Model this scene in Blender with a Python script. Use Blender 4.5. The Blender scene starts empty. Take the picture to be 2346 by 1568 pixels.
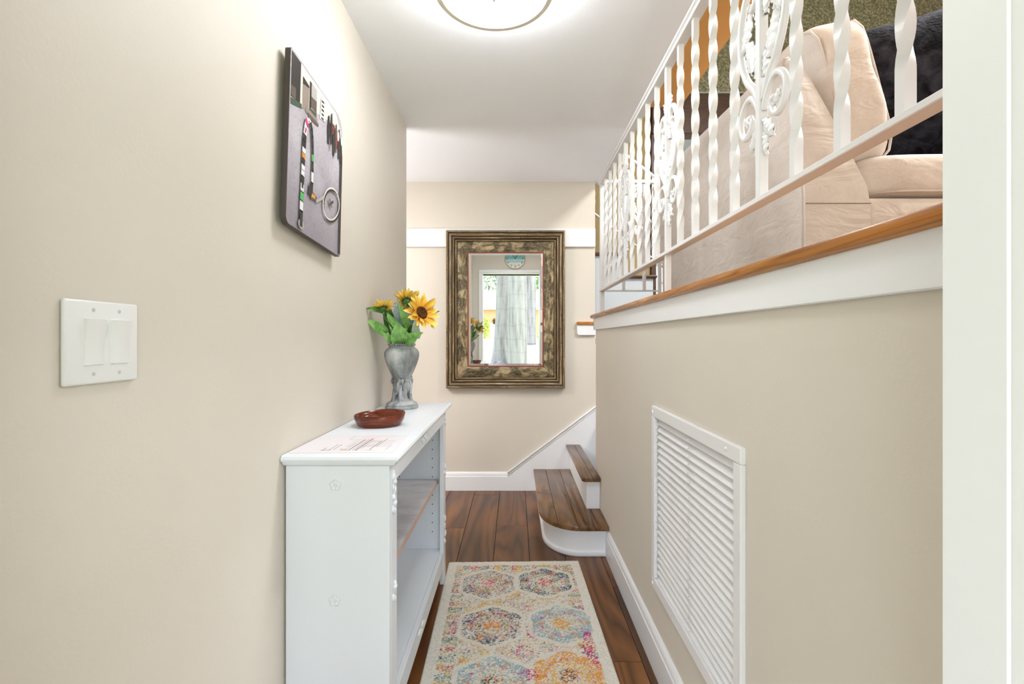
import bpy, bmesh, math, random
import numpy as np
from mathutils import Vector, Matrix
random.seed(7)
C = bpy.context.scene.collection
SC = bpy.context.scene
pi = math.pi

# ------------------------------------------------------------------ camera, sky, exposure
EYE = 1.187
cam_d = bpy.data.cameras.new('camera'); cam = bpy.data.objects.new('camera', cam_d); C.objects.link(cam)
cam.location = (0, 0, EYE); cam.rotation_euler = (pi/2, 0, 0)
cam_d.sensor_fit = 'HORIZONTAL'; cam_d.sensor_width = 36; cam_d.lens = 36*1100/2346
cam_d.shift_x = -7/2346; cam_d.shift_y = -6/2346; cam_d.clip_start = .01; cam_d.clip_end = 300
SC.camera = cam
vs = SC.view_settings
SC.display_settings.display_device = 'sRGB'
vs.view_transform = 'Standard'; vs.look = 'None'; vs.gamma = 1; vs.exposure = 0.64; vs.use_curve_mapping = False
W = bpy.data.worlds.new('sky'); SC.world = W; W.use_nodes = True
SKY = 4.2
bg = W.node_tree.nodes['Background']; bg.inputs[0].default_value = (.85, .92, 1.05, 1); bg.inputs[1].default_value = SKY

sun_d = bpy.data.lights.new('sun', 'SUN'); sun_d.energy = 5.0; sun_d.angle = .01; sun_d.color = (1, .96, .90)
sun = bpy.data.objects.new('sun', sun_d); C.objects.link(sun)
sun.rotation_euler = Vector((-.45, -.22, -.87)).to_track_quat('-Z', 'Y').to_euler()
def fill_light(name, loc, size, power, col=(.98, .98, 1.0), up=False):  # bare area light, no fixture, added out of view as fill
    d = bpy.data.lights.new(name, 'AREA'); d.shape = 'DISK'; d.size = size; d.energy = power; d.color = col
    o = bpy.data.objects.new(name, d); o.location = loc; C.objects.link(o)
    if up: o.rotation_euler = (pi, 0, 0)
    return o
fill_light('fill_upper_room', (2.3, 1.7, 3.9), .9, 95)  # added fill that brightens the sofa and green wall
fill_light('fill_left_room', (-2.0, 2.4, 2.39), .4, 34)  # added fill for the end wall, spilling in from the left
fill_light('fill_up_left_room', (-1.9, 2.6, 1.2),   .6, 22, up=True)  # added fill aimed upward to lift the hall ceiling

# ------------------------------------------------------------------ materials
def lin(c):
    c = c/255
    return c/12.92 if c <= .04045 else ((c+.055)/1.055)**2.4
def rgb(r, g, b): return (lin(r), lin(g), lin(b), 1)

class N:
    """small node-tree helper"""
    def __init__(s, name, rough=.5, spec=.5, metal=0.0):
        s.m = bpy.data.materials.new(name); s.m.use_nodes = True; s.t = s.m.node_tree
        s.b = s.t.nodes['Principled BSDF']
        s.b.inputs['Roughness'].default_value = rough; s.b.inputs['Metallic'].default_value = metal
        s.b.inputs['Specular IOR Level'].default_value = spec
    def n(s, typ, **kw):
        x = s.t.nodes.new(typ)
        for k, v in kw.items():
            if k.startswith('i_'): x.inputs[k[2:].replace('_', ' ')].default_value = v
            else: setattr(x, k, v)
        return x
    def l(s, a, b): s.t.links.new(a, b)
    def coords(s, scale=(1, 1, 1), rnd=False, kind='Object'):
        tc = s.n('ShaderNodeTexCoord'); mp = s.n('ShaderNodeMapping'); mp.inputs['Scale'].default_value = scale
        src = tc.outputs[kind]
        if rnd:
            oi = s.n('ShaderNodeObjectInfo'); ad = s.n('ShaderNodeVectorMath', operation='MULTIPLY_ADD')
            cb = s.n('ShaderNodeCombineXYZ')
            for i in range(3): s.l(oi.outputs['Random'], cb.inputs[i])
            s.l(cb.outputs[0], ad.inputs[0]); ad.inputs[1].default_value = (13.7, 31.1, 7.3); s.l(src, ad.inputs[2])
            src = ad.outputs[0]
        s.l(src, mp.inputs['Vector']); return mp.outputs[0]
    def noise(s, vec, scale, detail=4, rough=.55, dist=0.0):
        x = s.n('ShaderNodeTexNoise'); x.inputs['Scale'].default_value = scale; x.inputs['Detail'].default_value = detail
        x.inputs['Roughness'].default_value = rough; x.inputs['Distortion'].default_value = dist
        s.l(vec, x.inputs['Vector']); return x.outputs['Fac']
    def ramp(s, fac, stops, interp='LINEAR'):
        x = s.n('ShaderNodeValToRGB'); x.color_ramp.interpolation = interp
        e = x.color_ramp.elements
        while len(e) < len(stops): e.new(.5)
        for el, (p, c) in zip(e, stops): el.position = p; el.color = c
        s.l(fac, x.inputs[0]); return x.outputs[0]
    def mix(s, fac, a, b, mode='MIX'):
        x = s.n('ShaderNodeMix', data_type='RGBA', blend_type=mode)
        for i, v in ((0, fac), (6, a), (7, b)):
            if hasattr(v, 'links'): s.l(v, x.inputs[i])
            else: x.inputs[i].default_value = v
        return x.outputs[2]
    def col(s, v):
        if hasattr(v, 'links'): s.l(v, s.b.inputs['Base Color'])
        else: s.b.inputs['Base Color'].default_value = v
        return s
    def bump(s, h, dist=.001, strength=1.0):
        x = s.n('ShaderNodeBump'); x.inputs['Distance'].default_value = dist; x.inputs['Strength'].default_value = strength
        s.l(h, x.inputs['Height']); s.l(x.outputs[0], s.b.inputs['Normal']); return s

def paint(name, c, rough=.5, var=.03, bump=.0006, bscale=120, spec=.4):
    m = N(name, rough, spec); v = m.coords()
    f = m.noise(v, 2.2, 3)
    lo = tuple(x*(1-var) for x in c[:3])+(1,); hi = tuple(min(1, x*(1+var)) for x in c[:3])+(1,)
    m.col(m.ramp(f, [(.3, lo), (.7, hi)]))
    if bump: m.bump(m.noise(v, bscale, 3), bump, .6)
    return m.m
def plain(name, c, rough=.5, spec=.5, metal=0.0):
    return N(name, rough, spec, metal).col(c).m

def wood(name, dark, mid, light, rough=.3, scale=(16, 1.3, 16), rnd=True, bump=.0008, axis_wave='X', knots=.5):
    m = N(name, rough, .5)
    v = m.coords(scale, rnd)
    f1 = m.noise(v, 1.0, 8, .62, .6)
    v2 = m.coords((scale[0]*.62, scale[1]*.36, scale[2]*.62), rnd)
    lowf = m.noise(v2, .42, 3.0, .42, .12)
    mu = m.n('ShaderNodeMath', operation='MULTIPLY'); m.l(lowf, mu.inputs[0]); mu.inputs[1].default_value = 24
    fr = m.n('ShaderNodeMath', operation='FRACT'); m.l(mu.outputs[0], fr.inputs[0])
    f2 = m.noise(m.coords((2.6, 1.1, 2.6), rnd), 1.6, 3, .5)
    base = m.ramp(f1, [(.28, dark), (.5, mid), (.72, light)])
    ring = m.ramp(fr.outputs[0], [(0, mid), (.12, dark), (.26, mid), (.62, light), (1, mid)])
    c = m.mix(.5, base, ring)
    blot = m.ramp(f2, [(.32, (.45, .42, .42, 1)), (.62, (1, 1, 1, 1))])
    c = m.mix(knots, c, blot, 'MULTIPLY')
    oi = m.n('ShaderNodeObjectInfo')
    tone = m.ramp(oi.outputs['Random'], [(0, (.72, .70, .70, 1)), (1, (1.12, 1.08, 1.0, 1))])
    c = m.mix(1.0, c, tone, 'MULTIPLY')
    m.col(c)
    m.bump(f1, bump, .7)
    return m.m

M = {}
M['wall'] = paint('beige_wall_paint', rgb(220, 212, 199), .55, .02)
M['ceil'] = paint('white_ceiling_paint', rgb(248, 250, 254), .7, .010, .0012, 28)
M['white'] = paint('white_trim_paint', rgb(240, 241, 243), .35, .01, 0)
M['cab'] = paint('white_cabinet_paint', rgb(228, 233, 238), .38, .015, .0004, 60)
M['iron'] = paint('white_iron_paint', rgb(236, 235, 236), .35, .01, .0004, 150)
M['plastic'] = plain('white_plastic', rgb(238, 238, 236), .3)
M['olive'] = paint('olive_wall_paint', rgb(176, 156, 104), .6, .04, .002, 60)
def stucco():
    m = N('green_stucco', .75, .3); v = m.coords()
    f = m.noise(v, 46, 3, .6)
    m.col(m.ramp(f, [(.36, rgb(112, 118, 98)), (.54, rgb(154, 156, 132)), (.70, rgb(200, 196, 170))])); m.bump(f, .014); return m.m
M['green'] = stucco()
M['orange'] = paint('ochre_soffit_paint', rgb(206, 150, 76), .6, .03)
M['floor'] = wood('walnut_floor', rgb(52, 28, 12), rgb(108, 67, 31), rgb(154, 100, 50), .3, (8.5, 1.5, 8.5))
M['tread'] = wood('oak_tread', rgb(56, 37, 23), rgb(108, 76, 48), rgb(150, 112, 76), .2, (11, 1.6, 11), knots=.35)
M['cap'] = wood('amber_oak', rgb(142, 82, 28), rgb(216, 138, 52), rgb(232, 168, 84), .25, (60, 3, 60), knots=.5)
M['dark'] = wood('dark_wood', rgb(44, 26, 16), rgb(78, 48, 30), rgb(100, 66, 42), .4, (4, 60, 60), knots=.3)
def suede():
    m = N('beige_microsuede', .95, .08); v = m.coords()
    c = m.ramp(m.noise(v, 7, 6, .65, .6), [(.30, rgb(218, 209, 200)), (.70, rgb(232, 225, 217))])
    c = m.mix(m.ramp(m.noise(v, 260, 2), [(.35, (.15, .15, .15, 1)), (.65, (0, 0, 0, 1))]), c, rgb(176, 160, 142))
    m.col(c); m.bump(m.noise(m.coords((1, 1, 2.2)), 6, 3, .5, .8), .012); return m.m
M['sofa'] = suede()
M['grey'] = paint('pale_grey_paint', rgb(168, 176, 176), .5, .03)
M['stringer'] = paint('stringer_paint', rgb(200, 207, 210), .5, .02, 0)
M['shadow'] = plain('duct_shade_grey', rgb(70, 70, 68), .8)  # dark grey for the grille void's shade, also the slab under the planks
M['nickel'] = plain('brushed_nickel', rgb(226, 218, 202), .4, .5, .1)
M['chrome_screw'] = plain('painted_screw', rgb(205, 204, 200), .4)
M['mirror'] = plain('mirror_silver', (.90, .92, .91, 1), .0, .5, 1.0)
M['red'] = paint('red_slip_paint', rgb(140, 62, 48), .5, .15, 0)
M['black'] = plain('peg_hole_black', rgb(40, 38, 36), .8)
M['edgewear'] = paint('worn_shelf_edge', rgb(206, 176, 160), .6, .1, 0)

def velvet():
    m = N('black_plush', .9, .1); v = m.coords()
    m.col(m.ramp(m.noise(v, 14, 5, .6, .8), [(.38, rgb(13, 14, 20)), (.7, rgb(54, 57, 68))]))
    m.bump(m.noise(v, 90, 4), .006); return m.m
M['velvet'] = velvet()

def shelf_mat():
    m = N('grey_washed_shelf', .45); v = m.coords((3, 6, 3))
    m.col(m.ramp(m.noise(v, 3, 6, .6, .5), [(.35, rgb(186, 182, 186)), (.6, rgb(206, 203, 202)), (.8, rgb(214, 204, 190))])); return m.m
M['shelf'] = shelf_mat()

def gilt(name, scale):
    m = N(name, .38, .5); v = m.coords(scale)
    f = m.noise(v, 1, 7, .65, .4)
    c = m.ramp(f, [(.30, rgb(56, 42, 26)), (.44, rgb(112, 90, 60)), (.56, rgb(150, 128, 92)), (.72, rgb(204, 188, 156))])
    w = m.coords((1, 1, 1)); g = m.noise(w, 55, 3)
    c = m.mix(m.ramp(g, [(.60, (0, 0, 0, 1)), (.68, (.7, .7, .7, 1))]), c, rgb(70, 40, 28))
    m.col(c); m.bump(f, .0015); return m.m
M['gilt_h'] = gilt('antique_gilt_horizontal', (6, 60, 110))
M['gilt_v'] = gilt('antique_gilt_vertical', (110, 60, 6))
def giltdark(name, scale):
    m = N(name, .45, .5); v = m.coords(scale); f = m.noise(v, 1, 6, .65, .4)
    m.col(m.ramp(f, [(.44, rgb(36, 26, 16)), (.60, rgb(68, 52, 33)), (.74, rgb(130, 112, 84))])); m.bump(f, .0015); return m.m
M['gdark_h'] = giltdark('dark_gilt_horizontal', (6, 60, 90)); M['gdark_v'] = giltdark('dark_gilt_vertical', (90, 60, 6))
def distressed(name, scale):
    m = N(name, .5, .4); v = m.coords(scale)
    f = m.noise(v, 1, 7, .68, .6)
    c = m.ramp(f, [(.36, rgb(66, 54, 34)), (.46, rgb(124, 108, 76)), (.56, rgb(170, 152, 116)), (.72, rgb(200, 184, 148))])
    big = m.noise(m.coords((1, 1, 1)), 9, 3, .5)
    c = m.mix(m.ramp(big, [(.47, (0, 0, 0, 1)), (.54, (.85, .85, .85, 1))]), c, m.mix(m.ramp(m.noise(v, 2.2, 5), [(.4, (0, 0, 0, 1)), (.65, (1, 1, 1, 1))]), rgb(36, 34, 23), rgb(112, 101, 72)))
    vo = m.n('ShaderNodeTexVoronoi'); vo.inputs['Scale'].default_value = 42; m.l(m.coords(), vo.inputs['Vector'])
    c = m.mix(m.ramp(vo.outputs['Distance'], [(.13, (.75, .75, .75, 1)), (.2, (0, 0, 0, 1))]), c, rgb(196, 134, 116))
    m.col(c); m.bump(f, .002); return m.m
M['pan_h'] = distressed('distressed_panel_horizontal', (14, 30, 40))
M['pan_v'] = distressed('distressed_panel_vertical', (45, 30, 11))

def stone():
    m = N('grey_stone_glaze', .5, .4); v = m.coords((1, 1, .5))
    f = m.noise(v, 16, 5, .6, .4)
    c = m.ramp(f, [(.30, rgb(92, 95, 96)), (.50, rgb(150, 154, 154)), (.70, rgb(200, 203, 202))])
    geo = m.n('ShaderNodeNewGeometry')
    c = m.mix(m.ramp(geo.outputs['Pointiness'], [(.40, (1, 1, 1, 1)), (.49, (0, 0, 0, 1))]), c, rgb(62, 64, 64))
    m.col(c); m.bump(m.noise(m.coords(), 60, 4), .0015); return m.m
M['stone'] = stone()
M['bowl'] = wood('mahogany_bowl', rgb(64, 20, 8), rgb(112, 44, 20), rgb(150, 70, 36), .16, (9, 16, 30), False, knots=.2)
def leafmat(name, a, b, rough=.45):
    m = N(name, rough, .4); v = m.coords((1, 1, 1))
    m.col(m.ramp(m.noise(v, 40, 4), [(.35, a), (.65, b)])); return m.m
M['leaf'] = leafmat('leaf_green', rgb(104, 166, 80), rgb(160, 210, 126))
M['leafd'] = leafmat('leaf_dark_green', rgb(50, 88, 38), rgb(98, 142, 64))
M['leafg'] = leafmat('leaf_grey_green', rgb(120, 136, 134), rgb(156, 168, 164))
M['leafp'] = leafmat('leaf_pale_underside', rgb(176, 194, 172), rgb(200, 212, 190))
M['vein'] = plain('leaf_vein', rgb(150, 176, 60), .5)
def petal():
    m = N('sunflower_petal', .5, .3)
    tc = m.n('ShaderNodeTexCoord'); sp = m.n('ShaderNodeSeparateXYZ'); m.l(tc.outputs['Generated'], sp.inputs[0])
    m.col(m.ramp(sp.outputs['X'], [(0, rgb(234, 150, 40)), (.5, rgb(250, 202, 76)), (1, rgb(253, 226, 124))])); return m.m
M['petal'] = petal()
def disc():
    m = N('sunflower_seed_disc', .8, .2); v = m.coords()
    m.col(m.ramp(m.noise(v, 220, 3), [(.4, rgb(52, 30, 14)), (.65, rgb(116, 76, 36))])); m.bump(m.noise(v, 300, 2), .003); return m.m
M['disc'] = disc()
M['stem'] = leafmat('stem_green', rgb(58, 92, 40), rgb(96, 130, 62))
M['paper'] = plain('sheet_paper', rgb(232, 228, 232), .6)

# ------------------------------------------------------------------ geometry helpers
OFF = {}
class MB:
    def __init__(s): s.bm = bmesh.new()
    def box(s, x0, x1, y0, y1, z0, z1, bev=0, seg=1, mi=0):
        t = bmesh.new() if bev else s.bm
        vv = [t.verts.new((x, y, z)) for x in (x0, x1) for y in (y0, y1) for z in (z0, z1)]
        fs = []
        for f in ((0, 1, 3, 2), (4, 6, 7, 5), (0, 4, 5, 1), (2, 3, 7, 6), (0, 2, 6, 4), (1, 5, 7, 3)):
            fs.append(t.faces.new([vv[i] for i in f])); fs[-1].material_index = mi
        if bev:
            bmesh.ops.bevel(t, geom=list(t.edges), offset=bev, segments=seg, affect='EDGES', profile=.5)
            s.merge(t, mi)
        return s
    def merge(s, t, mi=0, mtx=None):
        mp = {}
        for v in t.verts: mp[v] = s.bm.verts.new(mtx @ v.co if mtx else v.co)
        for f in t.faces:
            try:
                g = s.bm.faces.new([mp[v] for v in f.verts]); g.material_index = mi; g.smooth = f.smooth
            except ValueError: pass
        t.free(); return s
    def prism(s, pts, axis, a, b, bev=0, seg=2, mi=0):
        t = bmesh.new()
        def P(p, h):
            return {'x': (h, p[0], p[1]), 'y': (p[0], h, p[1]), 'z': (p[0], p[1], h)}[axis]
        A = [t.verts.new(P(p, a)) for p in pts]; B = [t.verts.new(P(p, b)) for p in pts]
        n = len(pts)
        fa = t.faces.new(A); fb = t.faces.new(B[::-1])
        for i in range(n): t.faces.new((A[i], B[i], B[(i+1) % n], A[(i+1) % n]))
        bmesh.ops.recalc_face_normals(t, faces=list(t.faces))
        if bev:
            ed = list(set(list(fa.edges)+list(fb.edges)))
            bmesh.ops.bevel(t, geom=ed, offset=bev, segments=seg, affect='EDGES', profile=.5)
        s.merge(t, mi); return s
    def tube(s, pts, r, n=8, closed=False, mi=0, asp=1.0):
        pts = [Vector(p) for p in pts]; m = len(pts); rs = r if isinstance(r, (list, tuple)) else [r]*m
        rings = []; up = None
        for i, p in enumerate(pts):
            a = pts[i-1] if (i > 0 or closed) else p; b = pts[(i+1) % m] if (i < m-1 or closed) else p
            t = (b-a).normalized()
            if up is None:
                up = Vector((0, 0, 1)) if abs(t.z) < .9 else Vector((1, 0, 0))
            u = (up-t*up.dot(t)).normalized(); w = t.cross(u); up = u
            rings.append([s.bm.verts.new(p+(u*math.cos(k*2*pi/n)*asp+w*math.sin(k*2*pi/n))*rs[i]) for k in range(n)])
        for i in range(m if closed else m-1):
            A, B = rings[i], rings[(i+1) % m]
            for k in range(n):
                f = s.bm.faces.new((A[k], A[(k+1) % n], B[(k+1) % n], B[k])); f.smooth = True; f.material_index = mi
        if not closed:
            for R in (rings[0][::-1], rings[-1]):
                f = s.bm.faces.new(R); f.material_index = mi
        return s
    def lathe(s, prof, c=(0, 0, 0), n=32, mi=0, mod=None):
        rings = []
        for r, z in prof:
            rings.append([s.bm.verts.new((c[0]+(mod(k*2*pi/n, z) if mod else 1)*r*math.cos(k*2*pi/n),
                                          c[1]+(mod(k*2*pi/n, z) if mod else 1)*r*math.sin(k*2*pi/n), c[2]+z)) for k in range(n)])
        for A, B in zip(rings, rings[1:]):
            for k in range(n):
                f = s.bm.faces.new((A[k], A[(k+1) % n], B[(k+1) % n], B[k])); f.smooth = True; f.material_index = mi
        for R in (rings[0][::-1], rings[-1]):
            s.bm.faces.new(R).material_index = mi
        return s
    def blob(s, c, r, n=10, rot=None, mi=0):
        t = bmesh.new(); bmesh.ops.create_uvsphere(t, u_segments=n, v_segments=max(5, n*2//3), radius=1)
        for f in t.faces: f.smooth = True
        r = (r, r, r) if not isinstance(r, (tuple, list)) else r
        mt = Matrix.Translation(c) @ (rot.to_4x4() if rot else Matrix()) @ Matrix.Diagonal((*r, 1))
        return s.merge(t, mi, mt)
    def raw(s, vs, fs, mi=0, smooth=False):
        vv = [s.bm.verts.new(v) for v in vs]
        for f in fs:
            g = s.bm.faces.new([vv[i] for i in f]); g.material_index = mi; g.smooth = smooth
        return s
    def data(s, name, mats, fix=True, sharp=None):
        if fix: bmesh.ops.recalc_face_normals(s.bm, faces=list(s.bm.faces))
        me = bpy.data.meshes.new(name); s.bm.to_mesh(me); s.bm.free()
        for m in (mats if isinstance(mats, (list, tuple)) else [mats]): me.materials.append(m)
        if sharp is not None:
            for p in me.polygons: p.use_smooth = True
            me.set_sharp_from_angle(angle=math.radians(sharp))
        return me
    def build(s, name, mats, parent=None, fix=True, sharp=None, off=True):
        if off and parent is not None:
            L = OFF.get(parent.name, Vector())
            bmesh.ops.translate(s.bm, verts=list(s.bm.verts), vec=-L)
        return link(name, s.data(name, mats, fix, sharp), parent)
def link(name, me, parent=None, loc=None, mtx=None):
    o = bpy.data.objects.new(name, me); C.objects.link(o)
    if parent is not None:
        o.parent = parent; OFF[o.name] = OFF.get(parent.name, Vector())
    if loc is not None: o.location = loc
    if mtx is not None: o.matrix_basis = mtx
    return o
def tag(o, label, cat, group=None):
    o['label'] = label; o['category'] = cat
    if group: o['group'] = group
    return o
def thing(name, label, cat, loc=(0, 0, 0), group=None, rot=None):
    o = bpy.data.objects.new(name, None); C.objects.link(o); o.location = loc; o.empty_display_size = .05
    if rot: o.rotation_euler = rot
    OFF[o.name] = Vector() if rot else Vector(loc)
    return tag(o, label, cat, group)
def struct(o, label=None):
    o['kind'] = 'structure'
    if label: o['label'] = label
    return o
def copy_tree(o, parent=None):
    c = o.copy(); C.objects.link(c)
    if parent is not None: c.parent = parent
    for ch in list(o.children): copy_tree(ch, c)
    return c
def B(*a, **k): return MB().box(*a, **k)
def arc(cx, cy, rx, ry, a0, a1, n): return [(cx+rx*math.cos(a0+(a1-a0)*i/n), cy+ry*math.sin(a0+(a1-a0)*i/n)) for i in range(n+1)]
def spline(pts, k=6):
    P = [Vector(p) for p in pts]; out = []
    for i in range(len(P)-1):
        a, b, c, d = P[max(i-1, 0)], P[i], P[i+1], P[min(i+2, len(P)-1)]
        for j in range(k):
            t = j/k
            out.append(.5*((2*b)+(c-a)*t+(2*a-5*b+4*c-d)*t*t+(3*b-a-3*c+d)*t**3))
    out.append(P[-1]); return out

# ------------------------------------------------------------------ room shell
XL, XR, YB, HC, FU, TOP = -.635, .51, 3.78, 2.427, 1.344, 4.75
YF = .39                                     # inside face of the front wall
fl = struct(B(-3.2, 1.75, .18, 3.86, -.14, -.012).build('floor', M['shadow']), 'dark hand-scraped walnut plank floor of the hall')
seams = [-.901, -.706, -.511, -.3135, -.118, .079, .274, .469, .664]
joints = {-.901: [1.2, 2.7], -.706: [.9, 2.1, 3.3], -.511: [1.55, 3.02], -.3135: [1.0, 2.2, 3.66], -.118: [1.75, 3.06], .079: [1.2, 2.45], .274: [.75, 1.77, 2.9], .469: [1.4, 2.3]}
for a, b in zip(seams, seams[1:]):
    js = [.19]+joints[a]+[3.775]
    for y0, y1 in zip(js, js[1:]):
        dz = random.uniform(-.0006, .0006)
        B(a+.0009, b-.0009, y0+.0009, y1-.0009, -.012, dz, bev=.0022).build('plank', M['floor'], fl)
B(-3.2, -.902, .19, 3.775, -.012, 0).build('plank_field', M['floor'], fl)

struct(MB().box(XL-.12, XL, .30, 1.0, 0, 2.62).box(XL-.12, XL, 1.0, 2.806, 0, HC).build('wall_left', M['wall']), 'long beige painted wall on the left')
struct(MB().box(-3.2, .63, YB, YB+.04, 0, HC+.1).box(.63, 2.0, YB, YB+.04, 0, 1.15).build('wall_back', M['wall']), 'beige end wall behind the mirror')
# right wall with the grille opening cut out
VY0, VY1, VZ0, VZ1 = 1.097, 1.722, .325, .912
m = MB()
m.box(XR, XR+.12, YF, VY0, 0, 1.32); m.box(XR, XR+.12, VY1, 3.03, 0, 1.32)
m.box(XR, XR+.12, VY0, VY1, 0, VZ0); m.box(XR, XR+.12, VY0, VY1, VZ1, 1.32); m.box(XR+.09, XR+.12, VY0, VY1, VZ0, VZ1)
m.box(XR+.12, 2.0, 2.93, 3.03, 0, 1.32)
struct(m.build('wall_right', M['wall']), 'beige half wall below the upper landing')
m = MB()
m.box(-3.2, -.48, .18, YF, 0, HC+.3); m.box(.37, 4.5, .18, YF, 0, TOP); m.box(-.48, .37, .18, YF, 2.128, TOP); m.box(-3.2, -.48, .18, YF, HC+.3, TOP)
struct(m.build('wall_front', M['wall']), 'beige wall around the front doorway')
struct(B(-3.2, .69, 1.0, 3.86, HC, HC+.12).build('ceiling', M['ceil']), 'white hall ceiling')
struct(MB().box(-3.2, .69, .2, 1.0, 2.62, 2.72).box(-3.2, .69, 1.0, 1.05, HC+.12, 2.72).build('ceiling_entry', M['ceil']), 'higher white ceiling just inside the doorway')
# upper room
struct(B(.63, 4.5, YF, 3.03, 1.2, FU-.001).build('floor_upper', M['tread']), 'upper level floor')
struct(B(1.7, 4.5, 3.03, 6.4, 1.2, FU-.001).build('floor_landing', M['tread']), 'landing floor')
struct(B(.69, .88, YF, 2.56, HC-.002, TOP).build('trim_soffit', M['orange']), 'ochre soffit above the railing')
struct(B(.66, .69, YF, 3.86, HC+.12, TOP).build('wall_above_hall', M['olive']))
struct(B(-3.2, 4.5, YF-.2, 6.4, TOP, TOP+.1).build('ceiling_upper', M['ceil']))
YW = 4.8
struct(B(-.9, 1.353, YW, YW+.1, 0, TOP).build('wall_stairwell', M['olive']), 'olive wall behind the second flight')
struct(B(-.9, -.8, 3.86, YW, 0, TOP).build('wall_stairwell_end', M['olive']))
struct(B(-3.2, .66, 3.80, 3.82, HC+.12, TOP).build('wall_over_back', M['olive']))
struct(B(1.353, 4.5, YW, YW+.1, 3.60, TOP).build('wall_upper_back', M['green']), 'green stucco wall above the dark beam')
m = MB(); m.box(1.353, 1.403, YW-.03, YW+.1, 0, 3.6, bev=.004); m.box(1.353, 4.5, YW-.05, YW+.1, 3.225, 3.62, bev=.006)
struct(m.build('trim_beam', M['dark']), 'dark wood beam and post at the far opening')
struct(B(1.40, 4.5, YW-.05, YW-.04, 3.625, 3.64).build('trim_beam_edge', M['grey']))
struct(B(1.0, 4.5, 6.3, 6.4, 0, TOP).build('wall_far', M['grey']), 'pale grey wall of the room beyond')
m = MB(); m.box(4.42, 4.5, YF, 6.4, 0, 2.1); m.box(4.42, 4.5, YF, 6.4, 3.5, TOP); m.box(4.42, 4.5, YF, .9, 2.1, 3.5); m.box(4.42, 4.5, 2.9, 6.4, 2.1, 3.5)
struct(m.build('wall_far_right', M['wall']), 'right wall of the upper room with a window opening')
struct(B(-3.3, -3.2, .18, 3.86, 0, TOP).build('wall_left_room', M['wall']))

# baseboards
def base_prof(h, t=.016): return [(0, 0), (t, 0), (t, h-.035), (t-.003, h-.03), (t-.003, h-.014), (t-.008, h-.004), (t-.011, h), (0, h)]
m = MB(); m.prism([(XR-x, z) for x, z in base_prof(.145)], 'y', YF+.02, 2.63)
struct(m.build('baseboard_right', M['white'], sharp=30))
m = MB(); m.prism([(YB-x, z) for x, z in base_prof(.144)], 'x', -3.2, -.058)
struct(m.build('baseboard_back', M['white'], sharp=30))
m = MB(); m.prism([(XL+x, z) for x, z in base_prof(.144)], 'y', 2.44, 2.806); m.prism([(XL+x, z) for x, z in base_prof(.144)], 'y', YF+.02, 1.24)
struct(m.build('baseboard_left', M['white'], sharp=30))
sl = (.656-.144)/(.625+.058)
m = MB(); m.prism([(-.058, 0), (-.058, .144), (1.6, .144+sl*1.658), (1.6, 0)], 'y', YB-.017, YB)
struct(m.build('trim_1', M['white']), 'white stair skirt board on the end wall')
m = MB(); m.tube([(-.060, YB-.014, .139), (1.6, YB-.014, .139+sl*1.658)], .009, 8)
m.tube([(-.06, YB-.017, .118), (1.6, YB-.017, .118+sl*1.66)], .003, 6)
struct(m.build('trim_2', M['white']))
struct(B(-3.2, .63, YB-.018, YB, 1.913, 2.056, bev=.002).build('trim_3', M['white']), 'flat white board across the end wall')
m = MB(); m.prism([(.50, 1.221), (.4915, 1.226), (.487, 1.236), (.487, 1.30), (.63, 1.30), (.63, 1.221)], 'y', YB-.02, YB)
struct(m.build('trim_4', M['white']))
struct(B(.485, .63, YB-.03, YB, 1.30, 1.325, bev=.005, seg=2).build('trim_5', M['cap']))
m = MB(); m.box(XR-.013, XR, YF+.02, 3.043, 1.247, 1.322, bev=.002); m.box(XR-.013, 2.0, 3.03, 3.043, 1.247, 1.322)
struct(m.build('trim_6', M['white']), 'white fascia board under the landing edge')
m = MB(); m.prism([(.60, FU), (.49, FU), (.482, FU-.003), (.478, FU-.012), (.481, FU-.021), (.49, FU-.025), (.60, FU-.025)], 'y', YF+.02, 3.07, bev=.003)
struct(m.build('trim_7', M['cap'], sharp=40), 'amber oak nosing along the landing edge')
struct(B(.60, .63, YF+.02, 3.05, 1.318, FU).build('trim_8', M['tread']))

# door frame (doorway the camera looks in through)
dr = struct(MB().box(.3625, .385, .352, .409, 0, 2.125, bev=.002).box(   .364, .385, .12, .352, 0, 2.125)
            .box(-.50, -.478, .352, .409, 0, 2.125, bev=.002).box(-.50, -.481, .12, .352, 0, 2.125)
            .box(-.50, .385, .352, .409, 2.125, 2.145, bev=.002).box(-.5, .385, .12, .352, 2.128, 2.145).build('door_1', M['white']), 'white frame of the open front doorway')
B(.385, .425, YF, .409, 0, 2.145, bev=.003).build('casing', M['white'], dr)
B(-.54, -.50, YF, .409, 0, 2.145, bev=.003).build('casing', M['white'], dr)
B(-.54, .425, YF, .409, 2.145, 2.188, bev=.003).build('casing', M['white'], dr)
B(-.48, .365, .1, .40, -.02, .006, bev=.004).build('threshold', M['nickel'], dr)

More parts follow.
